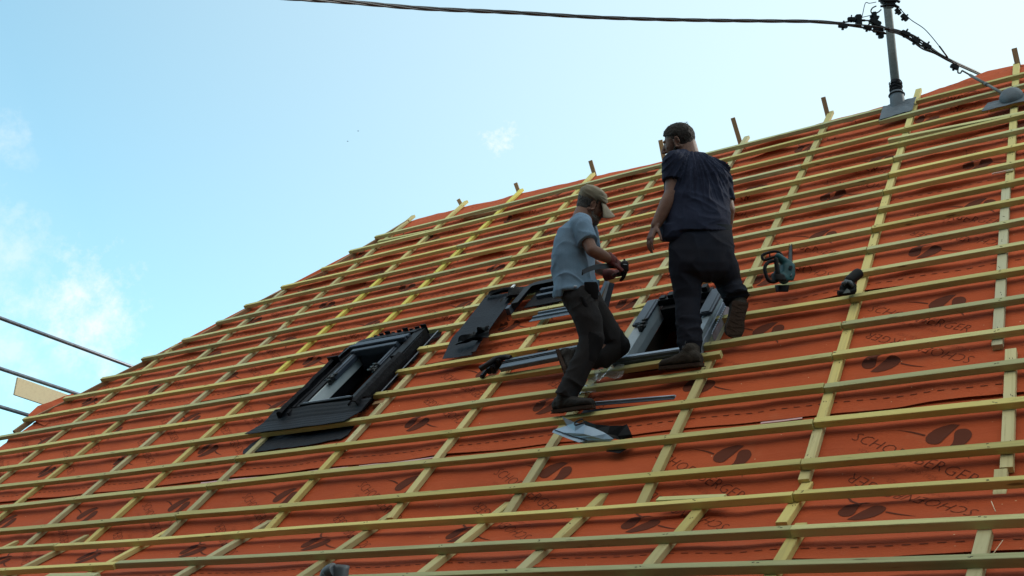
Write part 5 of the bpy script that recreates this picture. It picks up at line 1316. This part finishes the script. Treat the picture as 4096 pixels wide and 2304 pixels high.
# boots
def on(x, y, n=NF): return PU(x, y, n)
hN, tN = PU(2216, 1656, NF+.008), PU(2378, 1634, NF+.03)
boot(m1, hN, tN, Vector((0, -.25, 1)), M_BOOT1, w=.048, shaft=anN+Vector((0, 0, .02)), rs=.060)
hF_, tF_ = q1(2224, 1410, .10), q1(2262, 1512, .02)
boot(m1, hF_, tF_, (RT*.95+UPC*.35+FW*.1), M_BOOT1, w=.050, shaft=anF, rs=.058)
# the curved strap and black tool in the gloved hands
bar = empty('curved_strap', q1(2400, 1070, -.2), 'curved dark grey metal strap held at hip height by the capped man', 'strap')
bm = bmesh.new(); up_s, lo_s = [], []
for x, y, w_ in ((2330, 1089, 20), (2352, 1078, 21), (2376, 1070, 21), (2402, 1065, 21), (2430, 1064, 21), (2455, 1064, 21), (2478, 1066, 21)):
    up_s.append(q1(x, y-w_*.5, -.26+.0012*(x-2330))); lo_s.append(q1(x, y+w_*.5, -.245+.0012*(x-2330)))
strip(bm, [up_s, lo_s], .003, -FW); bobj('band', bm, M_SLATE, bar)
bm = bmesh.new(); tube(bm, [q1(2331, 1079, -.262), q1(2329, 1101, -.247)], .0045, 6); bobj('end_hem', bm, M_BLACK, bar)
tl = empty('hand_tool', q1(2500, 1065, -.1), 'small black hand tool gripped in both red gloves', 'tool')
B = Blob(); B.loft([(q1(2482, 1066, -.12), UPC*.030, FW*.022), (q1(2494, 1064, -.12), UPC*.040, FW*.028), (q1(2508, 1066, -.12), UPC*.040, FW*.028), (q1(2514, 1068, -.12), UPC*.028, FW*.02)], power=3); B.fuse('tool_body', M_CLAMP, tl, voxel=.005, smooth=1)
bm = bmesh.new(); tube(bm, [q1(2492, 1057, -.152), q1(2508, 1058, -.152)], .0025, 6); bobj('metal_pin', bm, M_SILVER, tl)

# ---- the bearded man in the dark shirt
def q2(x, y, d=0.0): return P3(x, y, 7.03+.00073*(1475-y)+d)
m2 = empty('person', q2(2740, 1475), 'bearded person in dark navy T-shirt and dark trousers, seen from behind', 'person')
hf = (-RT*.88+FW*.38-UPC*.26).normalized(); hu = (UPC-RT*.12).normalized()
B = Blob(); hc2 = q2(2714, 566)
at2, f2_, u2_, s2_ = head(B, hc2, hf, hu, 1.10, 1.10)
B.cone(at2(-.04, -.04, 0), q2(2752, 632), .078, .088); B.cone(at2(-.02, -.075, 0), q2(2735, 640), .066, .075)
shL, shR = q2(2700, 655, -.10), q2(2868, 690, .04)
elL, wrL = q2(2690, 775, -.10), q2(2624, 900, -.06)
elR, wrR = q2(2912, 840, .06), q2(2905, 940, .16)
B.chain([shL, elL], [.066, .056]); B.chain([elL, elL+(wrL-elL)*.3, wrL], [.056, .056, .036])
B.chain([shR, elR], [.066, .052]); B.chain([elR, wrR], [.050, .036])
ax2 = (RT*.94+FW*.30).normalized(); bx2 = (FW*.94-RT*.30).normalized()
def ring2(c, a, b): return (c, ax2*a, bx2*b)
B.loft([ring2(q2(2755, 625), .10, .08), ring2(q2(2775, 680), .19, .12), ring2(q2(2785, 790), .19, .15), ring2(q2(2790, 880), .19, .16), ring2(q2(2796, 960), .19, .15)])
hL, hR = q2(2750, 1020), q2(2868, 1020)
kL, aL = q2(2752, 1205, .02), q2(2762, 1392, 0)
kR, aR = q2(2912, 1130, .12), q2(2952, 1215, .10)
B.chain([hL, kL, aL], [.10, .065, .045]); B.chain([hR, kR, aR], [.10, .065, .045])
hand(B, wrL, q2(2603, 950, -.05)-wrL, (RT*.9+FW*.35), FW*.2-RT*.35+(-FW)*.4, (.28, .35, .3), 1.12, .06)
B.fuse('body', M_SKIN2, m2, voxel=.0055, smooth=2)
eyes(at2, f2_, u2_, s2_, m2, 1.1)
B = Blob()
B.ell(at2(-.012, .024, 0), f2_, s2_, u2_, .117, .101, .110); B.ell(at2(-.042, -.030, 0), f2_, s2_, u2_, .072, .082, .070); B.ell(at2(.0, .052, 0), f2_, s2_, u2_, .100, .084, .080)
B.fuse('hair', M_HAIRD, m2, voxel=.006, smooth=1, fold=hairline(hc2, f2_, u2_, 1.10, .0035))
rn = random.Random(4); bm = bmesh.new()
for q in range(60):
    a = rn.uniform(0, 6.28); r = rn.uniform(.1, 1); p = at2(-.02+.085*r*math.cos(a), .10+.018*(1-r), .07*r*math.sin(a))
    d = (u2_*rn.uniform(.3, 1)-f2_*rn.uniform(-.2, 1)+s2_*rn.uniform(-.6, .6)).normalized()
    tube(bm, [p-d*.018, p+d*.002, p+d*.010-u2_*.002], [.0016, .0012, .0004], 4)
bobj('hair_wisps', bm, M_HAIRD, m2)
B = Blob(); B.ell(at2(.046, -.080, 0), f2_, s2_, u2_, .060, .072, .050); B.ell(at2(.080, -.100, 0), f2_, s2_, u2_, .028, .036, .026)
for d in (-1, 1): B.cone(at2(.030, -.080, d*.060), at2(.002, -.02, d*.080), .022, .012, 12)
B.fuse('beard', M_HAIRD, m2, voxel=.006, smooth=1, fold=lambda p, n: .003*mnoise.noise(p*60)+.002*mnoise.noise(p*140))
# T-shirt with long folds falling from the shoulders
fan = q2(2760, 560)
def fold_t2(p, n):
    r = p-fan; ang_ = math.atan2(r.dot(RT), -r.dot(UPC)); L = r.length
    k = max(0, min(1, (L-.12)/.25))
    low_ = max(0, min(1, (.62-L)/.25))
    wv = mnoise.noise(Vector((ang_*7.0+.6*mnoise.noise(p*2.5), L*1.2, 3)))
    f1v = (1-abs(wv)*2)**3 if abs(wv) < .5 else 0
    wv2 = mnoise.noise(Vector((ang_*13.0, L*1.6, 9))); f2v = (1-abs(wv2)*2)**3 if abs(wv2) < .5 else 0
    back = max(0, -n.dot(FW)+.25)
    h = (.030*f1v+.013*f2v)*k*low_*back
    h += .010*ridge(p, 8, 3, 3, (UPC+RT*.35).normalized(), RT, FW, 6)*(1-low_)
    h += .004*ridge(p, 10, 10, 10, UPC, RT, FW, 2)
    return h-.007
B = Blob()
B.loft([ring2(q2(2748, 608), .105, .090), ring2(q2(2755, 622), .150, .105), ring2(q2(2770, 650), .225, .135), ring2(q2(2782, 700), .245, .160), ring2(q2(2787, 770), .242, .180), ring2(q2(2788, 840), .240, .190), ring2(q2(2790, 885), .245, .195), ring2(q2(2788, 926), .240, .190)], power=2.2)
B.loft([ring2(q2(2745, 895), .19, .175), ring2(q2(2738, 925), .175, .170), ring2(q2(2712, 950), .13, .14), ring2(q2(2700, 968), .09, .11)], power=2.2)
slL, slR = shL+(elL-shL)*.62, shR+(elR-shR)*.80
B.cone(q2(2730, 640, -.04), shL, .085, .092); B.cone(shL, slL, .094, .084, 24, (True, False)); B.cone(shR, slR, .090, .074, 24, (True, False)); B.cone(q2(2800, 655, .0), shR, .09, .09)
B.fuse('t_shirt', M_TEE2, m2, voxel=.007, smooth=3, fold=fold_t2)
# trousers
LgA, LgB = legfold((kL-hL).normalized(), 15), legfold((RT*.5+UPC).normalized(), 18)
def fold_tr2(p, n):
    h = .013*ridge(p, 6, 3, 3, (UPC+RT*.6).normalized(), RT, FW, 12)*max(0, .6+mnoise.noise(p*4))+.008*ridge(p, 10, 5, 5, (UPC-RT*.8).normalized(), RT, FW, 14)*max(0, .4-mnoise.noise(p*4))
    if (p-aL).length < .22: h += .009*ridge(p, 17, 5, 5, (UPC+RT*.3).normalized(), RT, FW, 21)
    if (p-aR).length < .16: h += .010*ridge(p, 26, 4, 4, UPC, RT, FW, 22)
    return h-.005
B = Blob()
B.loft([ring2(q2(2806, 900), .185, .14), ring2(q2(2808, 915), .215, .165), ring2(q2(2806, 950), .232, .18), ring2(q2(2806, 1000), .240, .185), ring2(q2(2810, 1050), .232, .17), ring2(q2(2815, 1085), .22, .14), ring2(q2(2815, 1112), .15, .09), ring2(q2(2815, 1130), .06, .04)], power=2.2)
B.chain([q2(2748, 1030), q2(2745, 1110, .0), kL, q2(2750, 1280, 0), q2(2758, 1350, 0), aL+Vector((0, 0, .0))], [.132, .115, .092, .085, .078, .075], (True, False))
B.cone(q2(2757, 1352, 0), q2(2762, 1385, 0), .088, .080); B.cone(q2(2755, 1330, 0), q2(2757, 1345, 0), .088, .086)
B.chain([q2(2868, 1030), q2(2898, 1090, .05), kR, q2(2938, 1180, .10)], [.130, .112, .095, .088], (True, True))
B.cone(q2(2932, 1165, .07), q2(2948, 1195, .04), .088, .094, 24, (True, False))
tr2 = B.fuse('trousers', M_TR2, m2, voxel=.007, smooth=8, fold=fold_tr2)
bm = bmesh.new(); r0, r1 = [], []
for i in range(25):
    a = -2.9+i/24*2.3; c0 = q2(2808, 912)
    r0.append(c0+ax2*.226*math.cos(a)*1.0+bx2*.172*math.sin(a)-UPC*.028); r1.append(c0+ax2*.222*math.cos(a)+bx2*.170*math.sin(a)+UPC*.020)
strip(bm, [r0, r1], .002, -FW); bobj('waistband', bm, M_BAND, tr2)
boot(m2, PU(2812, 1466, NF+.006), PU(2640, 1484, NF+.012), Vector((0, -.25, 1)), M_BOOT2, w=.054, shaft=aL+Vector((0, 0, .01)), rs=.066)
hR_, tR_ = q2(2964, 1205, -.06), PU(2934, 1348, NF+.01)
boot(m2, hR_, tR_, (FW*.92+UPC*.3+RT*.12), M_BOOT2, w=.062, shaft=q2(2950, 1205, .10), rs=.064, lace=False)

# ------------------------------------------------------------------ tools on the battens
def q3(x, y, n): return PU(x, y, n)
cs = empty('chainsaw', PU(3150, 1130, .1), 'compact teal and black battery chainsaw standing on a batten, blade up', 'chainsaw')
dC = (PU(3150, 1132, .12)-CAMPOS).dot(FW)-.06
def k3(x, y, d=0): return P3(x, y, dC+d+.0008*(1132-y))
M_TEAL = material('teal_plastic', (.006, .06, .075), .5, spec=.3, nscale=20, namp=.2); M_BLKP = material('black_plastic', (.005, .006, .008), .6, spec=.15, nscale=20, namp=.2)
B = Blob()
B.loft([(k3(3140, 1042, .06), RT*.035, FW*.06), (k3(3148, 1060, .06), RT*.050, FW*.07), (k3(3148, 1100, .06), RT*.052, FW*.075), (k3(3142, 1122, .06), RT*.050, FW*.07)], power=3.2)
B.cone(k3(3112, 1025), k3(3140, 1050, .03), .024, .034); B.cone(k3(3110, 1100, .03), k3(3135, 1115, .02), .035, .04)
B.fuse('housing', M_TEAL, cs, voxel=.006, smooth=2)
B = Blob(); B.loft([(k3(3102, 1092, .02), RT*.022, FW*.05), (k3(3112, 1100, .02), RT*.045, FW*.055), (k3(3118, 1122, .02), RT*.05, FW*.055)], power=3); B.cone(k3(3104, 1037, -.03), k3(3110, 1090, -.02), .016, .019); B.loft([(k3(3128, 1140, .08), RT*.045, FW*.06), (k3(3128, 1168, .08), RT*.038, FW*.05)], power=4)
B.fuse('battery_base', M_BLKP, cs, voxel=.006, smooth=2)
bm = bmesh.new()
tube(bm, smoothpts([k3(3104, 1044, -.02), k3(3080, 1046, -.03), k3(3062, 1062, -.04), k3(3060, 1085, -.04), k3(3072, 1118, -.03), k3(3090, 1128, -.01), k3(3110, 1122, .0)]), .013, 10); bobj('front_handle', bm, M_BLKP, cs)
bm = bmesh.new()
tube(bm, smoothpts([k3(3130, 1030, .0), k3(3120, 1012, .02), k3(3096, 1006, .02), k3(3064, 1014, .02), k3(3048, 1024, .02), k3(3056, 1040, .02), k3(3084, 1032, .01), k3(3108, 1026, 0)]), .010, 10); tube(bm, [k3(3078, 1012, .02), k3(3080, 1030, .01)], .005, 8); bobj('hand_guard', bm, M_BLKP, cs)
bm = bmesh.new(); poly(bm, [k3(x, y, .07) for x, y in ((3153, 1050), (3168, 1052), (3170, 1000), (3166, 975), (3160, 985), (3156, 1010))], .006, -FW); bobj('guide_bar', bm, M_ZINC, cs)
bm = bmesh.new()
for q in range(12):
    f = q/11
    for xx in (3151+6*f, 3170-2*f): boxm(bm, frame(k3(xx, 1045-66*f, .07), RT, UPC, -FW), -.0025, .0025, -.003, .003, -.002, .004)
bobj('chain', bm, M_BLACK, cs)
bm = bmesh.new(); tube(bm, [k3(3163, 1070, -.015), k3(3163, 1070, -.03)], .014, 12); tube(bm, [k3(3166, 1095, -.01), k3(3163, 1108, -.012)], .006, 6); bobj('side_cover', bm, M_SLATE, cs)
dr = empty('power_driver', PU(3400, 1165, .1), 'black cordless driver with metal collar lying on a batten beside a counter batten', 'power tool')
dD = (PU(3390, 1172, .12)-CAMPOS).dot(FW)-.04
def k4(x, y, d=0): return P3(x, y, dD+d+.0008*(1172-y))
B = Blob(); B.chain([k4(3398, 1122, .03), k4(3430, 1096, .05)], [.034, .038], (True, False)); B.cone(k4(3430, 1096, .05), k4(3438, 1090, .055), .038, .034, 20, (True, False)); B.fuse('motor_housing', M_BLKP, dr, voxel=.006, smooth=1)
B = Blob(); B.loft([(k4(3362, 1158, .02), UPC*.020, FW*.03), (k4(3380, 1142, .02), UPC*.036, FW*.035), (k4(3405, 1150, .02), UPC*.045, FW*.035), (k4(3422, 1154, .02), UPC*.030, FW*.03)], power=3); B.loft([(k4(3352, 1172, .0), UPC*.018, FW*.03), (k4(3385, 1172, .0), UPC*.016, FW*.03), (k4(3418, 1164, .0), UPC*.022, FW*.03)], power=3.5); B.fuse('grip', M_BLKP, dr, voxel=.006, smooth=1)
bm = bmesh.new()
tube(bm, [k4(3372, 1138, -.02), k4(3384, 1126, -.02), k4(3400, 1130, -.025), k4(3412, 1146, -.03)], [.012, .016, .016, .012], 10); tube(bm, [k4(3370, 1128, -.01), k4(3368, 1140, -.01)], .006, 6); tube(bm, [k4(3388, 1124, -.035), k4(3382, 1134, -.035)], .004, 6); bobj('metal_collar', bm, M_ZINC, dr)
bm = bmesh.new(); poly(bm, [k4(x, y, -.035) for x, y in ((3372, 1174), (3388, 1154), (3398, 1160), (3402, 1170))], .004, -FW); bobj('side_plate', bm, M_POLE, dr)
